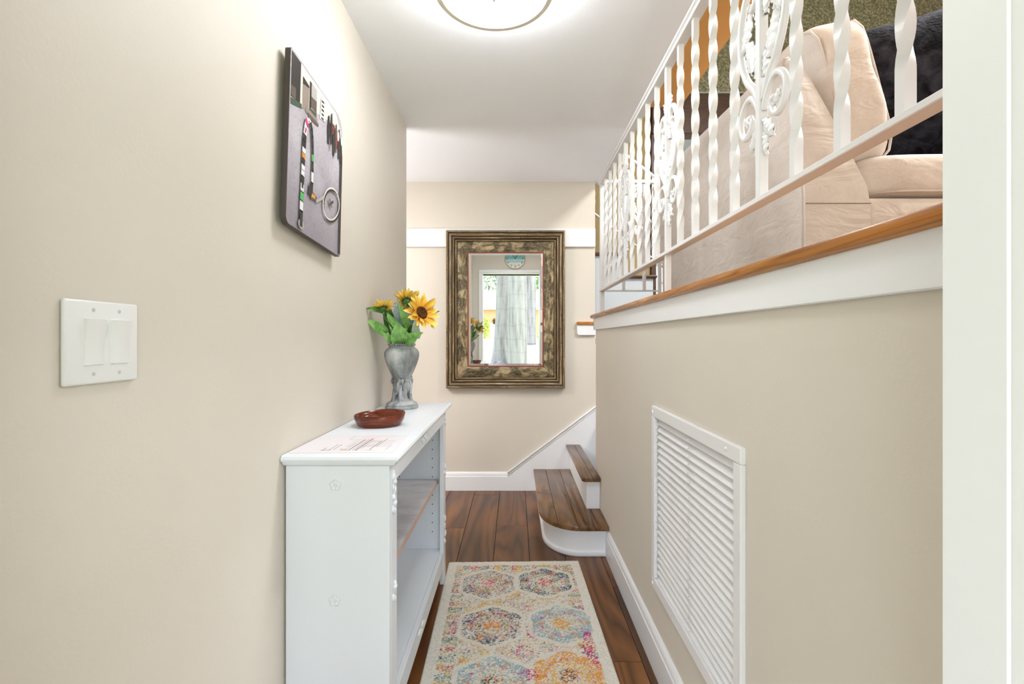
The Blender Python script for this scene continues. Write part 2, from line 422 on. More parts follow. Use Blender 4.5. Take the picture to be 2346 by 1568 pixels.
# ------------------------------------------------------------------ staircase
st = thing('staircase', 'oak and white staircase rising right from the hall behind the half wall', 'staircase', (.3, 3.2, 0))
def clip(poly, x, keep_less):
    out = []
    for i, p in enumerate(poly):
        q = poly[(i+1) % len(poly)]
        a = (p[0] <= x) == keep_less or p[0] == x; b = (q[0] <= x) == keep_less or q[0] == x
        if a: out.append(p)
        if a != b:
            t = (x-p[0])/(q[0]-p[0]); out.append((x, p[1]+t*(q[1]-p[1])))
    res = []
    for p in out:
        if not res or (abs(p[0]-res[-1][0])+abs(p[1]-res[-1][1])) > 1e-5: res.append(p)
    return res
def outline(i):
    return [(.144+i, 3.762)]+arc(.36, 2.87, .216-i, .27-i, pi, 1.5*pi, 14)+[(.509, 2.60+i), (.509, 3.762)]
o1 = outline(0)
cuts = [-9, .238, .346, .452, 9]
for a, b in zip(cuts, cuts[1:]):
    p = clip(clip(o1, a+.0006, False), b-.0006, True)
    MB().prism(p, 'z', .146, .171, bev=.003).build('tread_board', M['tread'], st, sharp=40)
MB().prism(outline(.03), 'z', 0, .146).build('riser', M['white'], st, sharp=30)
MB().prism(outline(.018), 'z', 0, .028, bev=.006).build('shoe_moulding', M['white'], st, sharp=40)
o2 = [(.40, 3.762), (.40, 2.878)]+arc(.425, 2.878, .025, .025, pi, 1.5*pi, 5)+[(.509, 2.853), (.509, 3.762)]
for a, b in ((-9, .462), (.462, 9)):
    MB().prism(clip(clip(o2, a+.0005, False), b-.0005, True), 'z', .338, .363, bev=.003).build('tread_board', M['tread'], st, sharp=40)
MB().box(.428, .509, 2.878, 3.762, .171, .338, bev=.0015).build('riser', M['white'], st)
for k in range(5):
    x = .656+.256*k; z = .555+.192*k
    if k < 4:
        B(x+.026, x+.27, 3.031, 3.762, z-.192, z-.025).build('riser', M['white'], st)
    B(x, x+.285, 3.031, 3.762, z-.025, z, bev=.004).build('tread_board', M['tread'], st)

# second flight behind the end wall, climbing left
s2 = thing('staircase', 'second stair flight behind the railing, white sides with brown tread ends', 'staircase', (1.0, 4.2, 1.3))
for k in range(7):
    x1 = 1.41-.274*k; z = 1.52+.182*k
    B(x1-.274-.03, x1, 3.83, YW-.01, z-.026, z, bev=.008, seg=2).build('tread', M['dark'], s2)
    B(x1-.302, x1-.028, 3.855, YW-.01, 1.2 if k < 4 else z-.5, z-.026).build('stringer_side', M['stringer'], s2)

# ------------------------------------------------------------------ iron railings
RX = .54
def bar_mesh(z0, z1, s0=.06, s1=.06, hs=.0085, pitch=.28, n=46):
    m = MB(); rings = []; L = z1-z0
    zs = [0, s0]+[s0+(L-s0-s1)*i/n for i in range(1, n)]+[L-s1, L]
    for z in zs:
        t = min(max(z-s0, 0), L-s0-s1)
        turns = round((L-s0-s1)/pitch*4)/4
        a = turns*2*pi*t/(L-s0-s1)+pi/4
        rings.append([m.bm.verts.new((hs*math.sqrt(2)*math.cos(a+k*pi/2), hs*math.sqrt(2)*math.sin(a+k*pi/2), z)) for k in range(4)])
    for A, Bq in zip(rings, rings[1:]):
        for k in range(4): m.bm.faces.new((A[k], A[(k+1) % 4], Bq[(k+1) % 4], Bq[k])).smooth = True
    m.bm.faces.new(rings[0][::-1]); m.bm.faces.new(rings[-1])
    return m.data('baluster', M['iron'], sharp=40)
ZB, ZT = EYE+.305, EYE+.965
BAR = bar_mesh(ZB, ZT)
def leaf_data(L, Wd, lobes=3, th=.006):
    """cast iron lobed leaf in the local u(x)-v(z) plane, stem at origin growing along +z"""
    m = MB(); n = 18; pts = []
    for i in range(n+1):
        t = i/n; w = Wd*math.sin(pi*min(1, t*.93+.07))**.8*(1+.22*math.sin(t*lobes*2*pi+.5)); pts.append((t*L, w))
    for side in (-1, 1):
        front = []
        for z, w in pts:
            front.append([(side*w*f, (th*(1-f*f)+.0015*math.cos(f*9+z*400))*sg, z) for sg in (1, -1) for f in (0, .5, 1)])
        vv = [[m.bm.verts.new(c) for c in r] for r in front]
        for A, Bq in zip(vv, vv[1:]):
            for a, b in ((0, 1), (1, 2), (3, 4), (4, 5)):
                try: m.bm.faces.new((A[a], A[b], Bq[b], Bq[a])).smooth = True
                except ValueError: pass
    return m.data('iron_leaf', M['iron'])
LEAF = leaf_data(.068, .018); LEAFB = leaf_data(.095, .025, 4)
def scroll_data(kind):
    m = MB()
    if kind == 'low':
        p = [(.008, .498), (.022, .525), (.045, .549), (.072, .548), (.094, .522), (.092, .488), (.072, .468), (.05, .474), (.040, .492), (.048, .505)]
        r = .0068
    else:
        p = [(.008, .520), (.03, .56), (.066, .60), (.09, .65), (.097, .70), (.090, .752), (.070, .790), (.045, .800), (.026, .782), (.026, .757), (.042, .748), (.05, .758)]
        r = .0082
    q = spline([(u, 0, v) for u, v in p], 5)
    n = len(q); m.tube(q, [r*(1 if i < n*.8 else 1-.35*(i-n*.8)/(n*.2)) for i in range(n)], 7, asp=1.15)
    m.blob(q[-1], r*1.15, 7)
    return m.data('scroll', M['iron'])
SCL, SCH = scroll_data('low'), scroll_data('high')
def knob_data():
    m = MB()
    m.blob((.012, 0, 0), (.007, .008, .016), 8); m.blob((.020, 0, .012), (.006, .006, .010), 8); return m.data('bud', M['iron'])
BUD = knob_data()
def ornament(parent, u0, low_ext):
    """scroll ornament around a plain square bar; u along local x, z absolute, placed in parent's frame"""
    me = MB().box(-.0095, .0095, -.0095, .0095, low_ext, ZT, bev=.001).data('ornament_bar', M['iron'])
    o = link('scroll_ornament', me, parent, u0)
    OFF[o.name] = Vector()
    T = lambda u, v, a, s=1, sc=1.0: Matrix.Translation((u*s, 0, EYE+v)) @ Matrix.Rotation(a*s, 4, 'Y') @ Matrix.Diagonal((s, 1, 1, 1)) @ Matrix.Diagonal((sc, sc, sc, 1))
    for s in (-1, 1):
        mt = Matrix.Translation((0, 0, EYE)) @ Matrix.Diagonal((s, 1, 1, 1))
        link('scroll', SCL, o, mtx=mt); link('scroll', SCH, o, mtx=mt)
        link('leaf', LEAF, o, mtx=T(.012, .475, 2.5, s, .9)); link('leaf', LEAF, o, mtx=T(.008, .45, 2.9, s, .8))
        link('leaf', LEAF, o, mtx=T(.045, .49, .9, s, .62)); link('leaf', LEAFB, o, mtx=T(.03, .60, .35, s, 1.0))
        link('leaf', LEAFB, o, mtx=T(.048, .745, 2.7, s, .9)); link('leaf', LEAF, o, mtx=T(.012, .57, .15, s, .9))
        link('leaf', LEAF, o, mtx=T(.012, .79, .4, s, .9)); link('leaf', LEAF, o, mtx=T(.02, .70, -.2, s, .8))
        link('bud', BUD, o, mtx=T(0, .835 if s > 0 else .815, 0, s, 1.15))
    return o
rl = thing('iron_railing', 'long white wrought iron railing with twisted bars along the landing edge', 'railing', (RX, 2.985, FU))
R90 = Matrix.Rotation(pi/2, 4, 'Z')
def loc(x, y): return Vector((x, y, 0))-Vector((RX, 2.985, FU))
MB().box(RX-.016, RX+.016, YF+.01, 3.0, EYE+.297, EYE+.309, bev=.0015).build('bottom_rail', M['iron'], rl)
m = MB(); m.prism([(RX-.016, EYE+.960), (RX-.016, EYE+.972), (RX-.022, EYE+.976), (RX-.022, EYE+.984), (RX-.015, EYE+.992), (RX+.015, EYE+.992), (RX+.022, EYE+.984), (RX+.022, EYE+.976), (RX+.016, EYE+.972), (RX+.016, EYE+.960)], 'y', YF+.01, 3.0)
m.build('top_rail', M['iron'], rl)
for k in range(-1, 18):
    y = .664+.129*k
    if k in (3, 8, 13):
        o = ornament(rl, Vector((0, 0, 0)), FU if k == 8 else ZB)
        o.matrix_basis = Matrix.Translation(loc(RX, y)) @ Matrix.Rotation(-pi/2, 4, 'Z')
    else:
        o = link('baluster', BAR, rl, loc(RX, y)+Vector((0, 0, ZB)))
        o.rotation_euler.z = random.choice((0, pi/2))
MB().box(RX-.013, RX+.013, 2.972, 2.998, FU-.02, EYE+.975, bev=.001).build('end_post', M['iron'], rl)
MB().box(RX, .90, 2.978, 2.992, EYE+.297, EYE+.306).build('return_bottom_rail', M['iron'], rl)
MB().box(RX, .90, 2.970, 3.0, EYE+.968, EYE+.99, bev=.003).build('return_top_rail', M['iron'], rl)
for x in (.675, .803): link('baluster', BAR, rl, loc(x, 2.985)+Vector((0, 0, ZB)))
MB().box(.888, .908, 2.975, 2.995, FU-.02, EYE+.98, bev=.001).build('end_post', M['iron'], rl)

# sloping railing on the second flight
r2 = thing('iron_railing', 'sloping white iron railing on the far stair flight, seen through the front bars', 'railing', (1.0, 3.9, 1.5))
ybr = 3.9
def slope(x, at): return at-.77*(x-.879)
m = MB(); m.tube([(-.3, ybr, slope(-.3, 2.70)), (1.30, ybr, slope(1.30, 2.70))], .016, 8); m.build('top_rail', M['iron'], r2)
m = MB(); m.tube([(-.3, ybr, slope(-.3, 2.03)), (1.30, ybr, slope(1.30, 2.03))], .009, 6); m.build('bottom_rail', M['iron'], r2)
SB = bar_mesh(0, .66)
for k, x in enumerate((.40, .52, .64, .76, .88, 1.12, 1.24)):
    link('baluster', SB, r2, Vector((x, ybr, slope(x, 2.035)))-Vector((1.0, 3.9, 1.5)))
o = ornament(r2, Vector((0, 0, 0)), ZB)
o.matrix_basis = Matrix.Translation((0, 0, slope(1.0, 2.035)-ZB-1.5))
MB().box(1.288, 1.312, ybr-.012, ybr+.012, 1.53, 2.42, bev=.001).build('newel_post', M['iron'], r2)

# ------------------------------------------------------------------ wall grille
vg = thing('return_air_grille', 'large white louvred air grille set low in the right wall', 'vent', (XR, 1.408, .29))
fo = (1.062, 1.754, .290, .946)
for nm, bx in (('f', (fo[0], fo[1], VZ1-.004, fo[3])), ('f', (fo[0], fo[1], fo[2], VZ0+.004)), ('f', (fo[0], VY0+.002, VZ0+.004, VZ1-.004)), ('f', (VY1-.002, fo[1], VZ0+.004, VZ1-.004))):
    B(XR-.012, XR+.002, bx[0], bx[1], bx[2], bx[3], bev=.003, seg=2).build('frame_side', M['iron'], vg)
B(XR+.06, XR+.085, VY0, VY1, VZ0, VZ1).build('duct_shade_back', M['shadow'], vg)  # dark sheet puts the shade of the void behind the slats into colour
nS = 24; dz = (VZ1-VZ0-.008)/nS
sm = MB(); sm.prism([(-.0095, -.0120), (-.0078, -.0132), (.0088, .0108), (.0070, .0122)], 'y', -(VY1-VY0)/2+.003, (VY1-VY0)/2-.003)
SD = sm.data('slat', M['iron'])
for k in range(nS):
    link('slat', SD, vg, Vector((XR+.008, 1.4095, VZ0+.004+dz*(k+.5)))-OFF[vg.name])
for yy in (1.10, 1.405, 1.718):
    mm = MB()
    for k in range(nS): mm.blob((XR-.004, yy, VZ0+.002+dz*(k+.5)), (.003, .0045, .004), 6)
    mm.build('slat_pins', M['iron'], vg)
for yy, zz in ((1.135, .928), (1.738, .925), (1.135, .305), (1.738, .306)):
    MB().blob((XR-.012, yy, zz), (.004, .006, .006), 8).build('screw', M['iron'], vg)

# ------------------------------------------------------------------ ceiling lamp
lp = thing('ceiling_lamp', 'round white flush ceiling lamp with a nickel rim', 'lamp', (-.07, 1.59, HC))
cx, cy = -.07, 1.59
MB().lathe([(.150, HC), (.192, HC-.004), (.194, HC-.012), (.12, HC-.014)], (cx, cy, 0), 48).build('base_pan', M['white'], lp)
MB().lathe([(.186, HC-.070), (.197, HC-.070), (.200, HC-.074), (.200, HC-.088), (.195, HC-.094), (.180, HC-.094), (.178, HC-.088)], (cx, cy, 0), 64).build('rim', M['nickel'], lp, sharp=40)
gl = N('lit_diffuser', .3); gl.col((.9, .9, .88, 1)); gl.b.inputs['Emission Color'].default_value = (.93, .965, 1.0, 1); gl.b.inputs['Emission Strength'].default_value = 18.0
MB().lathe([(.185, HC-.012), (.186, HC-.07), (.184, HC-.086), (.165, HC-.093), (.13, HC-.099), (.08, HC-.103), (.03, HC-.105), (.004, HC-.105)], (cx, cy, 0), 48).build('diffuser', gl.m, lp, sharp=60)
MB().lathe([(.002, HC-.119), (.007, HC-.117), (.008, HC-.110), (.005, HC-.105)], (cx, cy, 0), 12).build('finial', M['nickel'], lp)
for a in (1.75, 3.9, 5.9):
    MB().blob((cx+.198*math.cos(a), cy+.198*math.sin(a), HC-.083), .005, 8).build('clip_screw', M['nickel'], lp)

# ------------------------------------------------------------------ light switch
sw = thing('light_switch', 'white double rocker light switch on the left wall', 'switch', (XL, .734, 1.1825))
m = MB(); m.box(XL, XL+.0075, .668, .80, 1.120, 1.245, bev=.004, seg=3); m.build('wall_plate', M['plastic'], sw, sharp=35)
for y0, y1 in ((.6985, .7315), (.745, .778)):
    B(XL+.006, XL+.0085, y0-.001, y1+.001, 1.148, 1.2185, bev=.0008).build('rocker_frame', M['plastic'], sw)
    m = MB(); m.prism([(XL+.007, 1.1495), (XL+.0095, 1.1495), (XL+.0098, 1.183), (XL+.0145, 1.217), (XL+.007, 1.217)], 'y', y0, y1, bev=.0008)
    m.build('rocker', M['plastic'], sw, sharp=30)
    for z in (1.1355, 1.231):
        m = MB(); m.lathe([(.0028, 0), (.0028, .0008), (.002, .0014)], n=12)
        bmesh.ops.rotate(m.bm, verts=list(m.bm.verts), matrix=Matrix.Rotation(pi/2, 3, 'Y')); bmesh.ops.translate(m.bm, verts=list(m.bm.verts), vec=(XL+.0072, (y0+y1)/2, z))
        m.build('screw', M['chrome_screw'], sw)

# ------------------------------------------------------------------ photo panel on the left wall
PW, PH = .392, .485
pc = thing('photo_panel', 'tilted photo print of a stickered bike rack on the left wall', 'picture', (XL, 1.476, 1.725), rot=(math.radians(-3.7), 0, 0))
def rrect(w, h, radii, n=6):
    out = []
    for (cx_, cy_, r, a) in ((w/2, h/2, radii[0], 0), (-w/2, h/2, radii[1], pi/2), (-w/2, -h/2, radii[2], pi), (w/2, -h/2, radii[3], 1.5*pi)):
        sx = 1 if cx_ > 0 else -1; sy = 1 if cy_ > 0 else -1
        out += arc(cx_-sx*r, cy_-sy*r, r, r, a, a+pi/2, n)
    return out
rr = rrect(PW, PH, (.055, .008, .022, .008))
MB().prism(rr, 'x', .014, .030, bev=.0015).build('panel', plain('panel_edge_dark', rgb(70, 62, 58), .5), pc, sharp=40)
B(0, .014, -.12, .12, -.16, .16).build('spacer_block', M['black'], pc)
pv = N('photo_pavement', .3); v = pv.coords((1, 1, 1))
f = pv.noise(v, 5, 6, .6, .4)
cc = pv.ramp(f, [(.3, rgb(158, 150, 158)), (.55, rgb(190, 184, 190)), (.8, rgb(212, 207, 212))])
sp = pv.n('ShaderNodeSeparateXYZ'); tcx = pv.n('ShaderNodeTexCoord'); pv.l(tcx.outputs['Generated'], sp.inputs[0])
cc = pv.mix(pv.ramp(sp.outputs['Z'], [(.0, (.55, .55, .55, 1)), (.6, (0, 0, 0, 1))]), cc, rgb(118, 112, 126))
cc = pv.mix(pv.ramp(pv.noise(v, 180, 3), [(.5, (0, 0, 0, 1)), (.75, (.5, .5, .5, 1))]), cc, rgb(112, 104, 116)); pv.col(cc)
PM = [pv.m]+[plain('photo_ink', rgb(*c), .3) for c in ((34, 28, 24), (224, 216, 204), (240, 236, 228), (64, 84, 68), (126, 44, 34), (232, 228, 232), (30, 30, 34), (72, 176, 88), (226, 150, 50), (150, 134, 124), (96, 84, 72), (176, 170, 164), (200, 60, 110))]
pm = MB(); LAY = [0]
def fs(f): return f-.26*f*(1-f)
def PP(f, t, lay): return (.0302+.00012*lay, -PW/2+fs(f)*PW, -PH/2+t*PH)
def patch(pts, mi):
    LAY[0] += 1; n = len(pts); cyx = (sum(p[0] for p in pts)/n, sum(p[1] for p in pts)/n)
    pm.raw([PP(f, t, LAY[0]) for f, t in pts], [list(range(n))], mi)
def stroke(path, w, mis):
    path = [Vector((*p, 0)) for p in path]; LAY[0] += 1
    for i in range(len(path)-1):
        a, b = path[i], path[i+1]; d = b-a; d = Vector((d.x*PW, d.y*PH, 0)); nn = Vector((-d.y, d.x, 0)).normalized()*w/2
        nn = Vector((nn.x/PW, nn.y/PH, 0)); e = (b-a)*.06
        pm.raw([PP(*q[:2], LAY[0]) for q in (a-e+nn, b+e+nn, b+e-nn, a-e-nn)], [[0, 1, 2, 3]], mis[i % len(mis)])
pm.raw([(.0301, y, z) for y, z in rrect(PW-.004, PH-.004, (.053, .006, .02, .006))], [list(range(28))], 0)
q = .985
patch([(.02, .68), (.45, .80), (.72, .86), (.97, .88), (.97, .885), (.86, .985), (.02, .985)], 2)          # bright facade
patch([(.02, .72), (.20, .74), (.20, q), (.02, q)], 1); patch([(.02, .73), (.12, .735), (.12, .80), (.02, .79)], 11)
patch([(.02, .675), (.23, .72), (.23, .75), (.02, .715)], 4)
patch([(.24, .73), (.36, .76), (.36, .90), (.24, .88)], 10); patch([(.24, .88), (.36, .90), (.36, .915), (.24, .925)], 1)
patch([(.37, .79), (.50, .80), (.50, .955), (.385, .955)], 12); patch([(.37, .79), (.40, .79), (.40, .955), (.37, .955)], 1)
patch([(.40, .80), (.50, .80), (.50, .88), (.40, .87)], 11); patch([(.37, .76), (.50, .77), (.50, .80), (.37, .79)], 4)
patch([(.30, .73), (.52, .755), (.52, .775), (.30, .77)], 10); patch([(.36, .715), (.54, .735), (.54, .755), (.33, .745)], 11)
patch([(.56, .80), (.66, .82), (.66, .95), (.58, .95)], 3)
for i in range(5): patch([(.585+.008*(i % 2), .81+.028*i), (.63, .815+.028*i), (.63, .828+.028*i), (.585, .823+.028*i)], 1)
for (a, b, w, h, c) in ((.70, .70, .05, .2, 1), (.755, .72, .04, .22, 7), (.80, .66, .045, .22, 1), (.785, .80, .04, .08, 5), (.845, .70, .04, .21, 11), (.85, .73, .045, .10, 5), (.90, .68, .04, .22, 7), (.935, .66, .04, .19, 1), (.94, .70, .03, .05, 5), (.88, .80, .04, .07, 3), (.95, .80, .03, .06, 3), (.82, .64, .012, .06, 1), (.74, .66, .012, .06, 1)):
    patch([(a+w*.2, b), (a+w*.8, b+.005), (a+w, b+h*.6), (a+w*.7, b+h), (a+w*.3, b+h*.97), (a, b+h*.55)], c)
patch([(.955, .02), (.985, .01), (.985, .72), (.965, .80), (.95, .72)], 1)
stroke([(.02, .62), (.30, .55), (.55, .5)], .0012, [12])
arch = [(.255, .045), (.255, .12), (.258, .18), (.26, .235), (.262, .285), (.264, .33), (.266, .365), (.268, .40), (.27, .435), (.272, .47), (.274, .505), (.278, .545), (.284, .585), (.293, .62), (.306, .655), (.325, .685)]
stroke(arch, .023, [7, 6, 8, 6, 7, 6, 6, 7, 9, 6, 7, 7, 6, 6, 13, 6])
stroke([(.325, .685), (.35, .70), (.38, .695), (.405, .665), (.42, .62), (.43, .57), (.435, .52), (.437, .47), (.438, .41), (.438, .34), (.437, .27)], .014, [6, 6, 7, 7, 7, 7, 8, 7, 6, 7])
stroke([(.262, .26), (.268, .31)], .012, [7]); stroke([(.285, .60), (.30, .63)], .008, [13]); stroke([(.27, .44), (.274, .455)], .012, [9])
patch(arc(.258, .042, .055, .028, 0, 2*pi, 14)[:-1], 12); stroke([(.255, .03), (.255, .10)], .020, [7])
patch([(.37, .25), (.43, .26), (.44, .32), (.39, .33)], 7); patch([(.41, .235), (.52, .25), (.53, .27), (.44, .29)], 11); patch([(.42, .25), (.5, .255), (.49, .275), (.44, .275)], 9)
ring = [(.79+.155*math.cos(a)*.95+.03*math.sin(a), .315+.115*math.sin(a)+.02*math.cos(a)) for a in [k*2*pi/26 for k in range(27)]]
stroke([(x+.012, y-.01) for x, y in ring], .006, [1]); stroke(ring, .0055, [3])
stroke([(.52, .25), (.64, .31)], .010, [12]); stroke([(.76, .30), (.82, .34)], .008, [1]); stroke([(.75, .335), (.8, .295)], .008, [11])
for k in range(26):
    a, b = random.uniform(.3, .92), random.uniform(.03, .28); d = random.uniform(.004, .012)
    patch([(a, b), (a+d, b+.002), (a+d*.8, b+d*.8)], random.choice((1, 11, 12)))
pm.build('print', PM, pc, fix=False)

# ------------------------------------------------------------------ framed mirror
FX0, FX1, FZ0, FZ1 = -.539, .390, .806, 2.038
mr = thing('framed_mirror', 'tall mirror in a wide antiqued gilt wood frame on the end wall', 'mirror', ((FX0+FX1)/2, YB, FZ0))
def frame_side(side, prof, dk=()):
    """mitred moulding side; prof = [(inset, projection)]"""
    m = MB(); ends = []
    for e in (0, 1):
        row = []
        for u, w in prof:
            x0, x1, z0, z1 = FX0+u, FX1-u, FZ0+u, FZ1-u
            p = {'top': ((x0, z1), (x1, z1)), 'bottom': ((x0, z0), (x1, z0)), 'left': ((x0, z0), (x0, z1)), 'right': ((x1, z0), (x1, z1))}[side][e]
            row.append(m.bm.verts.new((p[0], YB-w, p[1])))
        ends.append(row)
    A, Bq = ends
    for i in range(len(prof)):
        f = m.bm.faces.new((A[i], A[(i+1) % len(prof)], Bq[(i+1) % len(prof)], Bq[i]))
        if i in dk: f.material_index = 1
    m.bm.faces.new(A); m.bm.faces.new(Bq[::-1]); return m
outer = [(0, .001), (0, .036), (.003, .045), (.009, .050), (.016, .048), (.020, .041), (.024, .039), (.030, .042), (.042, .040), (.046, .034), (.050, .034), (.054, .039), (.060, .038), (.063, .030), (.070, .024), (.076, .029), (.082, .028), (.086, .018), (.086, .001)]
panelp = [(.086, .001), (.086, .019), (.092, .021), (.160, .017), (.166, .015), (.166, .001)]
slip = [(.166, .001), (.166, .017), (.169, .0185), (.173, .016), (.173, .001)]
for s in ('top', 'bottom', 'left', 'right'):
    hv = 'h' if s in ('top', 'bottom') else 'v'
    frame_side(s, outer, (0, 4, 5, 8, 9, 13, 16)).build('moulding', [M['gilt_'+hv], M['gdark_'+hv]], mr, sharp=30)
    frame_side(s, panelp).build('painted_panel', M['pan_'+hv], mr, sharp=30)
    frame_side(s, slip).build('inner_slip', M['red'], mr, sharp=30)
gx0, gx1, gz0, gz1 = FX0+.172, FX1-.172, FZ0+.172, FZ1-.172
TILT = .0052
def gy(z, d=0): return YB-.0085-d-(z-(gz0+gz1)/2)*TILT
bw = .019
ins = (gx0+bw, gx1-bw, gz0+bw, gz1-bw)
m = MB(); m.raw([(ins[0], gy(ins[2], .0022), ins[2]), (ins[1], gy(ins[2], .0022), ins[2]), (ins[1], gy(ins[3], .0022), ins[3]), (ins[0], gy(ins[3], .0022), ins[3]),
               (ins[0], YB-.003, ins[2]), (ins[1], YB-.003, ins[2]), (ins[1], YB-.003, ins[3]), (ins[0], YB-.003, ins[3])],
              [(0, 1, 2, 3), (7, 6, 5, 4), (0, 4, 5, 1), (1, 5, 6, 2), (2, 6, 7, 3), (3, 7, 4, 0)])
m.build('mirror_glass', M['mirror'], mr)
oc = [(gx0, gz0), (gx1, gz0), (gx1, gz1), (gx0, gz1)]; ic = [(ins[0], ins[2]), (ins[1], ins[2]), (ins[1], ins[3]), (ins[0], ins[3])]
for i in range(4):
    j = (i+1) % 4
    m = MB(); m.raw([(oc[i][0], gy(oc[i][1], 0), oc[i][1]), (oc[j][0], gy(oc[j][1], 0), oc[j][1]), (ic[j][0], gy(ic[j][1], .0022), ic[j][1]), (ic[i][0], gy(ic[i][1], .0022), ic[i][1])], [(0, 1, 2, 3)])
    m.build('glass_bevel', M['mirror'], mr)

# ------------------------------------------------------------------ white bookcase
CX0, CX1, CY0, CY1, CH = -.632, -.315, 1.293, 2.405, .872
bx0, bx1, by0, by1 = -.630, -.345, 1.318, 2.385
bc = thing('bookcase', 'low white painted bookcase with carved trim against the left wall', 'bookcase', ((bx0+bx1)/2, (by0+by1)/2, 0))
m = MB()
prof = [(0, 0), (.010, .002), (.016, .008), (.018, .014), (.025, .016), (.027, .022), (.024, .029), (.018, .032)]
rings = []
for d, z in prof:
    z0 = CH-.032+z; e = .027-d
    rings.append([(CX0, CY0+e, z0), (CX1-e, CY0+e, z0), (CX1-e, CY1-e, z0), (CX0, CY1-e, z0)])
vv = [[m.bm.verts.new(p) for p in r] for r in rings]
for A, Bq in zip(vv, vv[1:]):
    for k in range(4): m.bm.faces.new((A[k], A[(k+1) % 4], Bq[(k+1) % 4], Bq[k]))
m.bm.faces.new(vv[0][::-1]); m.bm.faces.new(vv[-1]); m.build('top', M['cab'], bc, sharp=35)
zt = CH-.032
B(bx0, bx1, by0, by0+.020, 0, zt, bev=.0015).build('side_panel', M['cab'], bc)
B(bx0, bx1-.018, by1-.020, by1, 0.02, zt, bev=.0015).build('side_panel', M['cab'], bc)
B(bx0, bx0+.008, by0+.02, by1-.02, .08, zt).build('back_panel', M['cab'], bc)
B(bx1-.020, bx1, by0+.020, by0+.085, 0, zt, bev=.002).build('stile', M['cab'], bc)
B(bx1-.020, bx1, by1-.065, by1, .0, zt, bev=.002).build('stile', M['cab'], bc)
B(bx1-.020, bx1-.002, by0+.085, by1-.065, zt-.062, zt, bev=.0015).build('top_rail', M['cab'], bc)
B(bx1-.020, bx1-.002, by0+.085, by1-.065, .08, .155, bev=.002).build('bottom_rail', M['cab'], bc)
B(bx0+.008, bx1-.02, by0+.02, by1-.02, .140, .157).build('bottom_shelf', M['cab'], bc)
sh = B(bx0+.010, bx1-.035, by0+.022, by1-.022, .478, .499, bev=.001).build('shelf', M['shelf'], bc)
B(bx1-.036, bx1-.0335, by0+.022, by1-.022, .479, .4985).build('shelf_edge', M['edgewear'], sh)['label'] = 'worn pinkish front edge of the shelf'
pg = MB()
for k in range(12):
    z = .24+.045*k
    if abs(z-.49) < .02: continue
    pg.blob((bx1-.062, by1-.0205, z), (.0028, .001, .0028), 6); pg.blob((bx0+.06, by1-.0205, z), (.0028, .001, .0028), 6)
pg.build('peg_holes', M['black'], bc)
def flower_relief(name, c, r, axis):
    m = MB()
    for k in range(5):
        a = k*2*pi/5+pi/2; p = (c[0]+r*.55*math.cos(a), c[1], c[2]+r*.55*math.sin(a)) if axis == 'y' else (c[0], c[1]+r*.55*math.cos(a), c[2]+r*.55*math.sin(a))
        rd = (r*.42, .0022, r*.42) if axis == 'y' else (.003, r*.42, r*.42)
        m.blob(p, rd, 8)
    m.blob(c, (r*.25, .003, r*.25) if axis == 'y' else (.004, r*.25, r*.25), 8); m.build(name, M['cab'], bc)
flower_relief('carved_rosette', ((-412/1100*1.318), by0, EYE-335/1100*1.318), .017, 'y')
flower_relief('carved_rosette', ((-414/1100*1.318), by0, EYE-600/1100*1.318), .017, 'y')
def carving(yc, z0, z1, k=5):
    m = MB()
    for i in range(k):
        t = i/(max(1, k-1)); z = z0+(z1-z0)*t
        m.blob((bx1+.001, yc+.010*math.sin(i*2.1), z), (.007, .008, (z1-z0)/k*.62), 8, Matrix.Rotation(.5*(-1)**i, 3, 'X'))
        m.blob((bx1+.001, yc-.012*math.cos(i*2.3), z+.008), (.005, .006, .010), 6)
    m.build('carved_leaf', M['cab'], bc)
carving(by0+.048, .70, .80, 6); carving(by0+.05, .45, .48, 2); carving(by1-.035, .775, .825, 3); carving(by1-.035, .53, .56, 2); carving(by1-.035, .20, .31, 4)
m = MB()
for i in range(4): m.blob((bx1, 1.82+.022*(i-1.5), zt-.03+.006*(-1)**i), (.006, .014, .009), 8)
m.build('carved_leaf', M['cab'], bc)
m = MB()
for i in range(4): m.blob((bx1-.001, 1.78+.028*(i-1.5), .118+.006*(-1)**i), (.006, .016, .010), 8)
m.build('carved_leaf', M['cab'], bc)

# paper sheet on the bookcase
sheet = thing('paper_sheet', 'white printed paper sheet lying on the near end of the bookcase', 'paper', (-.485, 1.448, CH))
sp_ = [(-.625, 1.325), (-.340, 1.335), (-.352, 1.568), (-.624, 1.575)]
MB().prism(sp_, 'z', CH+.0003, CH+.0012).build('sheet', M['paper'], sheet)
ink = [plain('paper_ink', rgb(*c), .6) for c in ((132, 116, 114), (186, 160, 156), (234, 220, 222), (216, 160, 110), (224, 219, 222))]
pm2 = MB(); ly = [0]
def pst(a, b, w, mi):
    ly[0] += 1
    def P(s, t):
        x = sp_[0][0]+(sp_[1][0]-sp_[0][0])*s; y = 1.330+(1.570-1.330)*t; return Vector((x, y, CH+.00125+.00002*ly[0]))
    A, Bq = P(*a), P(*b); d = (Bq-A).normalized(); n = Vector((-d.y, d.x, 0))*w/2
    pm2.raw([A+n, Bq+n, Bq-n, A-n], [(0, 1, 2, 3)], mi)
pst((.50, .92), (.86, .92), .03, 2); pst((.50, .80), (.66, .80), .028, 2); pst((.45, .5), (.9, .5), .10, 4)
